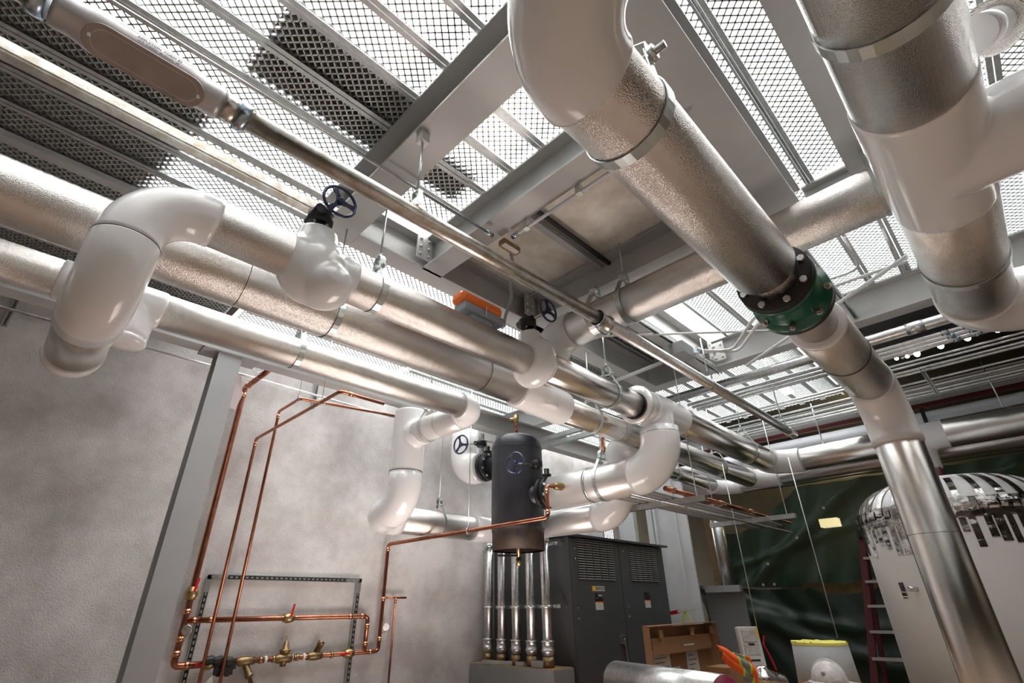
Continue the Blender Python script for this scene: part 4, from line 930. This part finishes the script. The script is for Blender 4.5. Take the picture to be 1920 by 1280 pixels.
for f_ in (.10, .60, .95): obj('tab', MB().box((w0 + (w1 - w0) * f_ - .01, cyf + .0, ct - .10), (w0 + (w1 - w0) * f_ + .07, cyf + .006, ct - .03)), 'card', T)
for (u0, u1, v0, v1) in ((.08, .34, .36, .95), (.36, .48, .66, .92), (.60, .80, .30, .92)):
    obj('paper_label', MB().box((w0 + (w1 - w0) * u0, cyf + .096, BT + (ct - BT) * (1 - v1)), (w0 + (w1 - w0) * u1, cyf + .099, BT + (ct - BT) * (1 - v0))), 'paper', T)
    mb = MB()
    for k in range(7):
        z_ = BT + (ct - BT) * (1 - v0 - (v1 - v0) * (k + 1) / 8.5); mb.box((w0 + (w1 - w0) * (u0 + .03), cyf + .0945, z_ - .003), (w0 + (w1 - w0) * (u1 - .03 - .03 * (k % 3)), cyf + .0955, z_ + .003))
    obj('print', mb, 'ink', T)['kind'] = 'stuff'
obj('paper_label', MB().box((w0 + (w1 - w0) * .48, cyf + .026, ct - .19), (w0 + (w1 - w0) * .66, cyf + .029, ct - .175)), 'paper', T)
# galvanised round duct lying on the bench
T = thing('round_duct', 'short galvanised round duct with maroon lining lying at the bottom edge', 'duct', (4.9, 2.4, BT))
e0, e1 = at(1160, 1300, x=4.10), at(1335, 1300, x=5.15); zc = BT + .150
d0, d1 = V((4.42, 3.10, zc)), V((4.04, 1.93, zc)); dd = d1 - d0
obj('sheet', MB().lathe(d0, dd, [(0, .145), (0, .150), (dd.length, .150), (dd.length, .145)], 48, False).lathe(d0, dd, [(0, .145), (dd.length, .145)], 48, False), 'galv', T)
obj('lining', MB().lathe(d0, dd, [(dd.length - .02, .143), (dd.length + .002, .147), (dd.length - .002, .01)], 48, False), 'maroon', T)
# insulation roll with yellow top
rc = at(1535, 1203, x=5.95)
T = thing('insulation_section', 'upright grey insulation section with ragged yellow top', 'insulation', (rc.x, rc.y, BT))
rr = .235
obj('wrap', MB().lathe((rc.x, rc.y, BT), Z, [(0, rr * 1.12), ((rc.z - BT) * .5, rr * 1.05), (rc.z - BT, rr)], 40), 'fibre', T)
mb = MB(); n_ = 60; vs = [V((rc.x, rc.y, rc.z + .012))] + [V((rc.x + math.cos(2 * math.pi * k / n_) * (rr + rnd.uniform(-.004, .008)), rc.y + math.sin(2 * math.pi * k / n_) * (rr + rnd.uniform(-.004, .008)), rc.z + rnd.uniform(-.012, .012))) for k in range(n_)]
fs = [(0, 1 + k, 1 + (k + 1) % n_) for k in range(n_)]; mb.add(vs, fs); mb.lathe((rc.x, rc.y, rc.z - .02), Z, [(0, rr + .003), (.022, rr + .003)], 40, False); obj('foam_core', mb, 'yelfoam', T)
# hard hat on a crate
hc = at(1553, 1262, x=5.35); 
tag(obj('crate', MB().box((5.15, hc.y - .2, BT), (5.55, hc.y + .2, hc.z - .07)), 'card', bevel=.004), 'brown crate under the hard hat, mostly below the frame', 'crate')
T = thing('hard_hat', 'scuffed white hard hat with stickers at the bottom edge', 'hat', (hc.x, hc.y, hc.z - .07))
sh = MB(); prof = [(math.sin(t) * .15, math.cos(t) * .135) for t in [i * math.pi / 2 / 12 for i in range(13)]]
sh.lathe((hc.x, hc.y, hc.z - .055), Z, [(a, max(b, .002)) for a, b in prof], 40)
obj('shell', sh, 'hat', T)
obj('brim', MB().lathe((hc.x, hc.y, hc.z - .068), Z, [(0, .16), (.004, .168), (.012, .160), (.018, .134), (.0, .13)], 40, False).prism([V((hc.x - .10, hc.y - .12, hc.z - .068)), V((hc.x - .05, hc.y - .20, hc.z - .068)), V((hc.x + .06, hc.y - .22, hc.z - .068)), V((hc.x + .12, hc.y - .12, hc.z - .068))], (0, 0, .008)), 'hat', T)
obj('rim_edge', MB().torus((hc.x, hc.y, hc.z - .068), Z, .166, .0035, 40, 6), 'maroon', T)
obj('ridge', MB().tube([V((hc.x - .0, hc.y + .13 * math.cos(t), hc.z - .055 + .152 * math.sin(t))) for t in [i * math.pi / 14 for i in range(1, 14)]], .010, 10), 'hat', T)
obj('sticker', MB().sphere((hc.x - .128, hc.y + .0, hc.z + .01), .008, .016, .014, 14, 8), 'silver', T)
# white folding box + red strap
wb = at(1407, 1213, x=6.0)
T = thing('folding_case', 'white plastic case leaning upright beside a red strap', 'case', (wb.x, wb.y, BT))
d = V((.72, -.69, 0)); n = V((-.66, -.69, .10)).normalized(); up = n.cross(d); up = -up if up.z < 0 else up
obj('shell', MB().obox(wb, d * .11, up * .185, n * .035), 'plastic', T, bevel=.012)
obj('panel', MB().obox(wb + n * .037 + up * .10, d * .075, up * .055, n * .004), 'hat', T, bevel=.004); obj('panel', MB().obox(wb + n * .037 - up * .02, d * .08, up * .05, n * .004), 'hat', T, bevel=.004)
obj('slot', MB().obox(wb + n * .037 - up * .115, d * .055, up * .008, n * .003), 'dark', T)
obj('latch', MB().obox(wb + n * .040 + up * .025, d * .03, up * .008, n * .006), 'dark', T); obj('yellow_label', MB().obox(wb + n * .037 + up * .12 + d * .092, d * .010, up * .05, n * .002), 'yellow', T)
tag(obj('red_strap', MB().ribbon([wb + d * .17 + up * .10, wb + d * .145 + up * .02, wb + d * .18 - up * .08, wb + d * .21 - up * .2], n, .03, .006), 'red'), 'red strap hanging beside the white case', 'strap')
# vest
vc = at(1378, 1238, x=5.75)
mb = MB()
N = 20; vs = []; fs = []
for j in range(N + 1):
    for i in range(N + 1):
        u, v = i / N, j / N; p_ = at(1344, 1211, x=5.35).lerp(at(1404, 1232, x=5.35), u) + V((.10, -.22, -1)).normalized() * v * .24 * (.45 + .55 * u)
        p_ += n * (.022 * math.sin(u * 9 + v * 3) + .015 * math.sin(v * 13 - u * 5) + .05 * math.sin(math.pi * v)); p_.z = max(p_.z, BT + .005 + .0 * u); vs.append(p_)
for j in range(N):
    for i in range(N): o = j * (N + 1) + i; fs.append((o, o + 1, o + N + 2, o + N + 1))
T = thing('safety_vest', 'crumpled orange safety vest with lime and grey stripes', 'vest', (vc.x, vc.y, BT))
for nm, m_, sel in (('fabric', 'hiviz', lambda i: not 11 <= i <= 16), ('lime_stripe', 'lime', lambda i: i in (11, 16)), ('grey_stripe', 'silver', lambda i: 12 <= i <= 15)):
    o_ = obj(nm, MB().add(vs, [f for q, f in enumerate(fs) if sel(q % N)], True), m_, T); sd_ = o_.modifiers.new('thick', 'SOLIDIFY'); sd_.thickness = .012
# rubbish heap: bag and small carton
c_ = at(1430, 1262, x=5.9)
tag(obj('plastic_bag', MB().sphere((c_.x, c_.y, BT + .09), .16, .14, .09).sphere((c_.x + .1, c_.y - .08, BT + .07), .11, .12, .07).sphere((c_.x - .04, c_.y - .02, BT + .15), .08, .07, .06), 'foil', remesh=.015), 'crumpled grey plastic bag beside the orange vest', 'bag')
c_ = at(1362, 1262, x=5.6)
tag(obj('small_carton', MB().box((c_.x - .14, c_.y - .10, BT), (c_.x + .14, c_.y + .12, BT + .20)), 'card', bevel=.003), 'small brown carton under the orange vest', 'carton')
c_ = at(1385, 1275, x=5.0); tag(obj('roll_of_wire', MB().torus((c_.x, c_.y, BT + .05), Z, .10, .045, 30, 12), 'plastic'), 'pale coil of hose beneath the orange vest', 'coil')

# ================================================================== CONDUITS UNDER THE DECK
CYc, CZc = 1.80, 1.885
T = thing('conduit_run', 'thick weathered galvanised conduit running diagonally across the ceiling', 'conduit', (3, CYc, CZc))
obj('tube', MB().tube([(.25, CYc, CZc - .03), (2.80, CYc, CZc + .02)], .048, 32), 'galvold', T)
obj('tube', MB().tube([(2.86, CYc, CZc + .02), (6.75, CYc, CZc + .02), (6.95, CYc, CZc + .01)], .048, 32), 'galv', T)
obj('coupling', MB().lathe((2.74, CYc, CZc + .02), X, [(0, .05), (.0, .060), (.02, .060), (.025, .054), (.12, .054), (.125, .060), (.145, .060), (.145, .05)], 32), 'galvold', T)
for x_ in (2.74, 2.865): obj('compression_ring', MB().lathe((x_, CYc, CZc + .02), X, [(0, .05), (0, .0625), (.02, .0625), (.02, .05)], 12, False), 'bluezinc', T)
obj('coupling', MB().lathe((.13, CYc, CZc - .03), X, [(0, .048), (0, .060), (.05, .060), (.055, .052), (.12, .052)], 32), 'galvold', T)
obj('compression_ring', MB().lathe((.19, CYc, CZc - .03), X, [(0, .05), (0, .066), (.045, .066), (.045, .05)], 16), 'bluezinc', T)
obj('coupling', MB().lathe((6.75, CYc, CZc + .015), X, [(0, .05), (0, .058), (.05, .058), (.05, .05)], 24), 'galvold', T)
obj('tube', MB().tube([(-2.6, CYc, CZc - .03), (-.43, CYc, CZc - .03)], .048, 32), 'galvold', T)
obj('compression_ring', MB().lathe((-.47, CYc, CZc - .03), X, [(0, .05), (0, .066), (.045, .066), (.045, .05)], 16), 'bluezinc', T)
# LB style conduit body with oval cover
T = thing('conduit_fitting', 'cast aluminium conduit body with long oval cover plate, upper left', 'fitting', (-.2, CYc, CZc))
bz = CZc - .03
obj('housing', MB().lathe((-.41, CYc, bz), X, [(0, .05), (0, .066), (.015, .068), (.06, .066), (.12, .080), (.40, .080), (.46, .066), (.52, .068), (.54, .066), (.54, .05)], 40), 'castal', T)
nf = (V((0, 0, 0)) - V((-.2, CYc, bz))); nf = V((0, -.62, -.78)).normalized(); nf = V((.0, nf.y, nf.z)).normalized(); sdc = X.cross(nf).normalized()
cc = V((-.125, CYc, bz)) + nf * .070 + sdc * .012
def stadium(L_, r_, n_=14):
    o = []
    for k in range(n_ + 1): a = -math.pi / 2 + math.pi * k / n_; o.append((L_ / 2 - r_ + r_ * math.cos(a), r_ * math.sin(a)))
    for k in range(n_ + 1): a = math.pi / 2 + math.pi * k / n_; o.append((-L_ / 2 + r_ + r_ * math.cos(a), r_ * math.sin(a)))
    return o
obj('cover', MB().prism([cc + X * a + sdc * b for a, b in stadium(.385, .058)], nf * .016), 'castlid', T, bevel=.002)
rb = [cc + nf * .0165 + X * a + sdc * b for a, b in stadium(.335, .041)]; obj('cover_rib', MB().tube(rb + [rb[0]], .0016, 6, False), 'castal', T)
for s_ in (-1, 1): obj('screw', MB().lathe(cc + X * s_ * .172 + nf * .016, nf, [(0, .008), (.004, .007), (.005, .004)], 14), 'zinc', T)
tn = (nf * .6 - sdc * .8).normalized() if (nf * .6 - sdc * .8).y < (nf * .6 + sdc * .8).y else (nf * .6 + sdc * .8).normalized()
tp = V((-.11, CYc, bz)) + tn * .0812
upn = (X.cross(tn)); upn = upn if upn.z > 0 else -upn
text(T, 'APPLETON  FORM 85', tp + upn * .004, .0155, 'ink', n=tn, up=upn); text(T, 'C-3  3 INCH  60 CU.IN.  48', tp - upn * .013, .0115, 'ink', n=tn, up=upn)
obj('rule_line', MB().obox(tp + upn * .016, X * .13, upn * .0007, tn * .0004), 'ink', T)
def split_hanger(c, ax, r, ztop, label, box=False):
    c = V(c); T = thing('conduit_hanger', label, 'hanger', c)
    sd = Z.cross(V(ax)); pth = [c + (sd * math.cos(a) + Z * math.sin(a)) * (r + .003) for a in [math.radians(90 - 360 * k / 24) for k in range(25)]]
    obj('ring', MB().ribbon(pth, ax, .018, .003), 'galvold', T)
    obj('yoke', MB().ribbon([c + sd * .03 + Z * (r + .0), c + sd * .03 + Z * (r + .10), c - sd * .03 + Z * (r + .10), c - sd * .03 + Z * r], ax, .03, .004), 'zinc', T)
    obj('rod', MB().tube([c + Z * (r + .09), V((c.x, c.y, ztop))], .0075, 10), 'zinc', T)
    if box: obj('beam_clamp', MB().box((c.x - .03, c.y - .03, ztop - .045), (c.x + .03, c.y + .03, ztop + .045)), 'plastic', T, bevel=.005)
split_hanger((1.10, CYc, CZc), X, .048, 2.47, 'hanger with white beam clamp holding the thick conduit at the nearest beam', True)
split_hanger((4.6, CYc, CZc + .02), X, .048, 2.42, 'conduit hanger beside the grey junction box')
split_hanger((6.6, CYc, CZc + .02), X, .048, 2.9, 'conduit hanger near the far end of the thick conduit')
def cond(pts, r, label, m='galv', R=.1, fit=(), group=None, name='conduit_run'):
    T = thing(name, label, 'conduit', V(pts[0]), group); obj('tube', MB().tube(bend(pts, R, 8), r, 16), m, T)
    for a_, d_ in fit: obj('connector', MB().lathe(V(a_) - V(d_).normalized() * .03, d_, [(0, r), (0, r + .006), (.06, r + .006), (.06, r)], 12), 'bluezinc', T)
    return T
# thin conduit above the thick one + cross conduit on the soffit
p0 = [at(a_, b_, z=2.42) for a_, b_ in ((380, 15), (690, 305), (918, 438))]
zc_ = 2.42; yc_ = p0[1].y
cond([V((-1.5, yc_, zc_)), V((p0[2].x, p0[2].y, zc_))], .011, 'thin conduit above the thick conduit, ending at the small angled fitting', fit=[(V((p0[2].x, p0[2].y, zc_)), X)])
lbp = at(950, 455, z=2.42); T = thing('conduit_fitting', 'small dark angled conduit fitting beside the concrete soffit', 'fitting', lbp)
obj('housing', MB().obox(lbp + V((.05, .02, 0)), X * .09, V((0, .035, 0)), Z * .03), 'bronze', T, bevel=.015); obj('cover', MB().obox(lbp + V((.04, .0, -.032)), X * .075, V((0, .022, 0)), Z * .003), 'pinkfilm', T, bevel=.002)
q0, q1 = at(962, 445, z=2.44), at(1130, 330, z=2.44); q1.x = q0.x = (q0.x + q1.x) / 2
cond([q0, V((q0.x, .62, 2.44))], .013, 'thin white conduit crossing below the edge of the concrete soffit', m='whitecol', fit=[(q0 - Y * .03, Y)])
for i, (a_, b_) in enumerate(((1075, 352), (985, 425))):
    c_ = at(a_, b_, z=2.44); c_.x = q0.x; tag(obj('conduit_clip', MB().box((c_.x - .02, c_.y - .02, 2.425), (c_.x + .02, c_.y + .02, 2.50)), 'zinc'), ['small clip on the thin white conduit near the foreground elbow', 'small clip on the thin white conduit by the dark strut'][i], 'clip')
# bent conduit right of F1
bp_ = [at(a_, b_, z=2.55) for a_, b_ in ((1262, 215), (1300, 218), (1325, 232), (1375, 298), (1398, 330), (1412, 372), (1440, 425))]
cond(bp_, .016, 'bent thin conduit just right of the big foreground pipe', fit=[(bp_[5], bp_[6] - bp_[5])])
# conduit alongside plank rail, right strip
cond([V((-.4, .335, 2.79)), V((3.55, .335, 2.79))], .012, 'thin conduit fixed along the rail of the top right grating strip', fit=[(at(1442, 222, y=.335), X)])
# junction box and pair of swept conduits
jb = at(1262, 672, y=2.02); jz = 2.30
T = thing('junction_box', 'grey square junction box on the slotted strut in the middle of the ceiling', 'box', (4.55, 2.0, jz))
obj('case', MB().box((4.38, 1.90, 2.24), (4.62, 2.12, 2.365)), 'boxgrey', T, bevel=.003); obj('lid', MB().box((4.372, 1.892, 2.235), (4.628, 2.128, 2.24)), 'boxgrey', T)
for i in range(2):
    o_ = i * 10
    pts = [V((4.64, 1.93 - .09 * i, 2.31)), at(1375 + o_, 655 + i * 4, z=2.33), at(1410 + o_, 600 + i * 8, z=2.38), at(1428 + i * 16, 583 + i * 6, z=2.42), at(1455 + i * 8, 570 + i * 8, z=2.45)]
    cond(pts, .015, ['upper one of the two white conduits sweeping from the junction box', 'lower one of the two white conduits sweeping from the junction box'][i], m='whitecol', fit=[(pts[0], X)])
cond([at(1060, 632, z=2.35), at(1280, 625, z=2.38), at(1500, 618, z=2.42)], .011, 'straight white conduit passing left to right behind the two swept conduits', m='whitecol')
cond([at(1150, 715, z=2.25), at(1240, 680, z=2.25)], .02, 'short white conduit between the rack clevis and the thick conduit', m='whitecol')
a_, b_ = at(1700, 480, z=2.38), at(1552, 582, z=2.38); cond([a_, b_, at(1400, 685, z=2.38)], .016, 'white conduit slanting behind the green coupling toward the big conduit', m='whitecol')
cond([at(1700, 490, z=2.48), at(1640, 510, z=2.48), at(1520, 552, z=2.48)], .014, 'white conduit crossing the grating to the right of the green coupling', m='whitecol')
cond([at(1583, 445, z=2.62), at(1607, 490, z=2.62), at(1610, 500, z=2.62), at(1590, 512, z=2.6), at(1520, 535, z=2.55)], .012, 'thin conduit bending round under the right grating', R=.12)
cond([at(1655, 430, z=2.65), at(1695, 520, z=2.65)], .01, 'thin conduit beside the upper right pipe under the grating')
# big electrical conduits along beam 4
for i, (x_, r_, z_, l_) in enumerate(((5.50, .052, 2.235, 'thick shiny conduit crossing behind the foreground drop, topmost of its bank'), (5.80, .022, 2.225, 'medium conduit directly below the thick shiny conduit'), (5.92, .022, 2.225, 'second medium conduit below the thick shiny conduit'), (6.05, .024, 2.23, 'lowest medium conduit of the bank behind the foreground drop'))):
    y0_ = 2.9 if i == 0 else 2.6
    cond([V((x_, y0_, z_)), V((x_, -4, z_))], r_, l_, fit=[] if i == 0 else [(V((x_, .02 - .03 * i, z_)), Y), (V((x_, -.14 - .03 * i, z_)), Y)])
tag(obj('pipe_coupling', MB().lathe((5.5, .10, 2.235), Y, [(0, .05), (0, .058), (.14, .058), (.14, .05)], 24), 'galv'), 'sleeve on the thick shiny conduit right of the foreground drop', 'coupling')
for i, (x_, r_, z_) in enumerate(((6.95, .016, 2.34), (7.06, .016, 2.34), (7.5, .014, 2.36), (7.75, .014, 2.36), (7.95, .016, 2.36), (8.08, .016, 2.36))):
    cond([V((x_, 3.2, z_)), V((x_, -4, z_))], r_, 'distant thin conduit in front of the dark roof deck', group='distant thin conduits under the dark deck')
for i in range(2):
    cond([V((6.85 - .12 * i, .6, 2.36)), V((6.85 - .12 * i, -.75 - .16 * i, 2.36)), V((6.35, -.98 - .20 * i, 2.36)), V((5.8, -.98 - .20 * i, 2.5))], .014, ['inner curved conduit at right under the dark deck', 'outer curved conduit at right under the dark deck'][i], R=.3)
# festoon of small lamps under the deck
T = thing('light_string', 'string of small clear work lamps under the dark roof deck', 'lights', (6.5, -.5, 2.7))
fp_ = [at(a_, b_, x=6.6) for a_, b_ in ((1718, 660), (1762, 645), (1812, 630), (1868, 614))]
obj('cable', MB().tube([at(1690, 672, x=6.6)] + fp_ + [at(1900, 608, x=6.6)], .012, 8), 'plastic', T)
for q in fp_: obj('lamp', MB().sphere(q - Z * .02, .03, .03, .035, 12, 8), 'lampw', T)
for i, (a_, b_) in enumerate(((1681, 672), (1701, 668))): tag(obj('indicator_lamp', MB().sphere(at(a_, b_, x=6.6), .02), 'lampw'), ['small lit lamp left of the lamp string', 'second small lit lamp left of the lamp string'][i], 'lamp')
tag(obj('ceiling_light', MB().obox(at(1468, 727, x=6.9), X * .25, Y * .05, Z * .02), 'lampw'), 'short lit panel light under the deck above the rack end', 'light')
# cable tray with copper pipes, behind the rack at right
zt_ = .99
for i, (x_, ya, yb, l_) in enumerate(((5.28, 3.35, 2.36, 'near strut rung carrying the low copper pipe'), (7.35, 3.30, 2.15, 'far strut rung carrying the low copper pipe'))):
    strut((x_, ya, zt_), (x_, yb, zt_), l_, w=.06, holes=False, m='strut')
    for y_ in (ya - .1, yb + .1): tag(obj('threaded_rod', MB().tube([(x_, y_, zt_), (x_, y_, 2.6)], .006, 8), 'zinc'), 'threaded rod holding the %s strut rung, %s end' % (('near', 'far')[i], 'left' if y_ > 2.8 else 'right'), 'rod')
cond([V((4.92, 2.62, 1.075)), V((8.6, 2.62, 1.075))], .026, 'horizontal copper pipe on the strut rungs behind the white branch', m='copper', fit=[], name='copper_pipe')
for x_ in (5.0, 6.2, 7.1): tag(obj('pipe_coupling', MB().lathe((x_, 2.62, 1.075), X, [(0, .026), (0, .033), (.12, .033), (.12, .026)], 16), 'copperbr'), 'copper coupling on the horizontal copper pipe behind the white branch', 'coupling', 'couplings on the horizontal copper pipe')
for i in range(6): cond([V((4.6, 2.75 + .085 * i, 1.045)), V((8.6, 2.75 + .085 * i, 1.045))], .018, 'dark thin pipe lying on the strut rungs beside the copper pipe', m='beamdk', group='dark pipes on the strut rungs')
cond([V((4.2, 2.60, .91)), V((8.5, 2.60, .92))], .013, 'thin grey conduit slung under the strut rungs')
# thin hanging wires at right
for i, (a_, b_, xx) in enumerate((((1372, 950), (1437, 1262), 6.6), ((1497, 925), (1570, 1195), 6.9))):
    p_, q_ = at(*a_, x=xx), at(*b_, x=xx); q_.y = p_.y = (p_.y + q_.y) / 2
    tag(obj('threaded_rod', MB().tube([V((xx, p_.y, 1.62)), V((xx, p_.y, q_.z))], .006, 8), 'zinc'), ['long thin rod hanging in front of the tarpaulin, left one', 'long thin rod hanging in front of the tarpaulin, right one'][i], 'rod')
# rods of the far headers
for i, y_ in enumerate((1.75, -.2)): tag(obj('threaded_rod', MB().tube([(8.06, y_, 1.99), (8.06, y_, 2.6)], .008, 8), 'zinc'), ['threaded rod above the far header, left of the drop', 'threaded rod above the far header, right of the drop'][i], 'rod')
strut((5.75, 3.55, 2.1), (5.75, 2.6, 2.1), 'strut channel pair above the black vessel', holes=False)
# grey cross pieces behind the vessel
for i, (z_, l_) in enumerate(((2.12, 'upper long strut bar beyond the black vessel'), (2.02, 'lower long strut bar beyond the black vessel'))): strut((5.3, 5.6, z_), (5.3, 3.2, z_), l_, w=.06, holes=False)
tag(obj('copper_pipe', MB().tube([at(1128, 790, x=6.0), at(1132, 850, x=6.0)], .03, 16), 'copperbr'), 'short vertical copper pipe left of the rear white elbow', 'pipe')

tag(obj('tan_board', MB().box((9.85, 1.0, .08), (9.9, 3.4, .40)), 'wood'), 'tan board seen through the gap between the two tarpaulins', 'board')
lp = bpy.data.lights.new('tarp_back_fill', 'POINT'); lp.energy = 22; lp.color = (1, .85, .55); lp.shadow_soft_size = .2  # added warm fill behind the tarpaulins, not a fixture of the room
lo_ = bpy.data.objects.new('tarp_back_fill', lp); COL.objects.link(lo_); lo_.location = (10.6, 2.2, 1.2 + EYE)

# ------------------------------------------------------------------ light
w = bpy.data.worlds.new('sky'); scene.world = w; w.use_nodes = True; nt = w.node_tree
bg = nt.nodes['Background']
tc = nt.nodes.new('ShaderNodeTexCoord'); sp = nt.nodes.new('ShaderNodeSeparateXYZ'); rp = nt.nodes.new('ShaderNodeValToRGB')
nt.links.new(tc.outputs['Generated'], sp.inputs[0]); nt.links.new(sp.outputs[2], rp.inputs[0]); nt.links.new(rp.outputs[0], bg.inputs[0])
cr = rp.color_ramp
cr.elements[0].position = .0; cr.elements[0].color = (.035, .03, .027, 1)
cr.elements[1].position = .88; cr.elements[1].color = (1, 1, 1.0, 1)
e = cr.elements.new(.15); e.color = (.40, .40, .40, 1); e = cr.elements.new(.42); e.color = (.7, .7, .7, 1)
bg.inputs[1].default_value = 2.6
def area(name, loc, aim, size, power, col=(1, 1, 1), sy=None):
    l = bpy.data.lights.new(name, 'AREA'); l.energy = power; l.size = size; l.color = col
    if sy: l.shape = 'RECTANGLE'; l.size_y = sy
    o = bpy.data.objects.new(name, l); COL.objects.link(o); o.location = V(loc) + V((0, 0, EYE))
    l.spread = math.radians(130); o.rotation_euler = (V(aim) - V(loc)).to_track_quat('-Z', 'Y').to_euler(); return o
scene.view_settings.view_transform = 'Standard'
scene.view_settings.look = 'None'
scene.view_settings.exposure = .55

def sun(name, d, e, ang, col=(1, 1, 1)):
    l = bpy.data.lights.new(name, 'SUN'); l.energy = e; l.angle = math.radians(ang); l.color = col
    o = bpy.data.objects.new(name, l); COL.objects.link(o); o.location = (0, 0, 12)
    o.rotation_euler = V(d).to_track_quat('-Z', 'Y').to_euler()
sun('daylight', (-.25, .25, -1), 13.0, 100, (1, .99, .97))

area('low_fill_light', (3.4, 3.4, -1.45), (3.4, 3.7, 1.5), 2.0, 42, (1, .90, .84))  # added fill from below, no real fixture; brightens the middle of the room
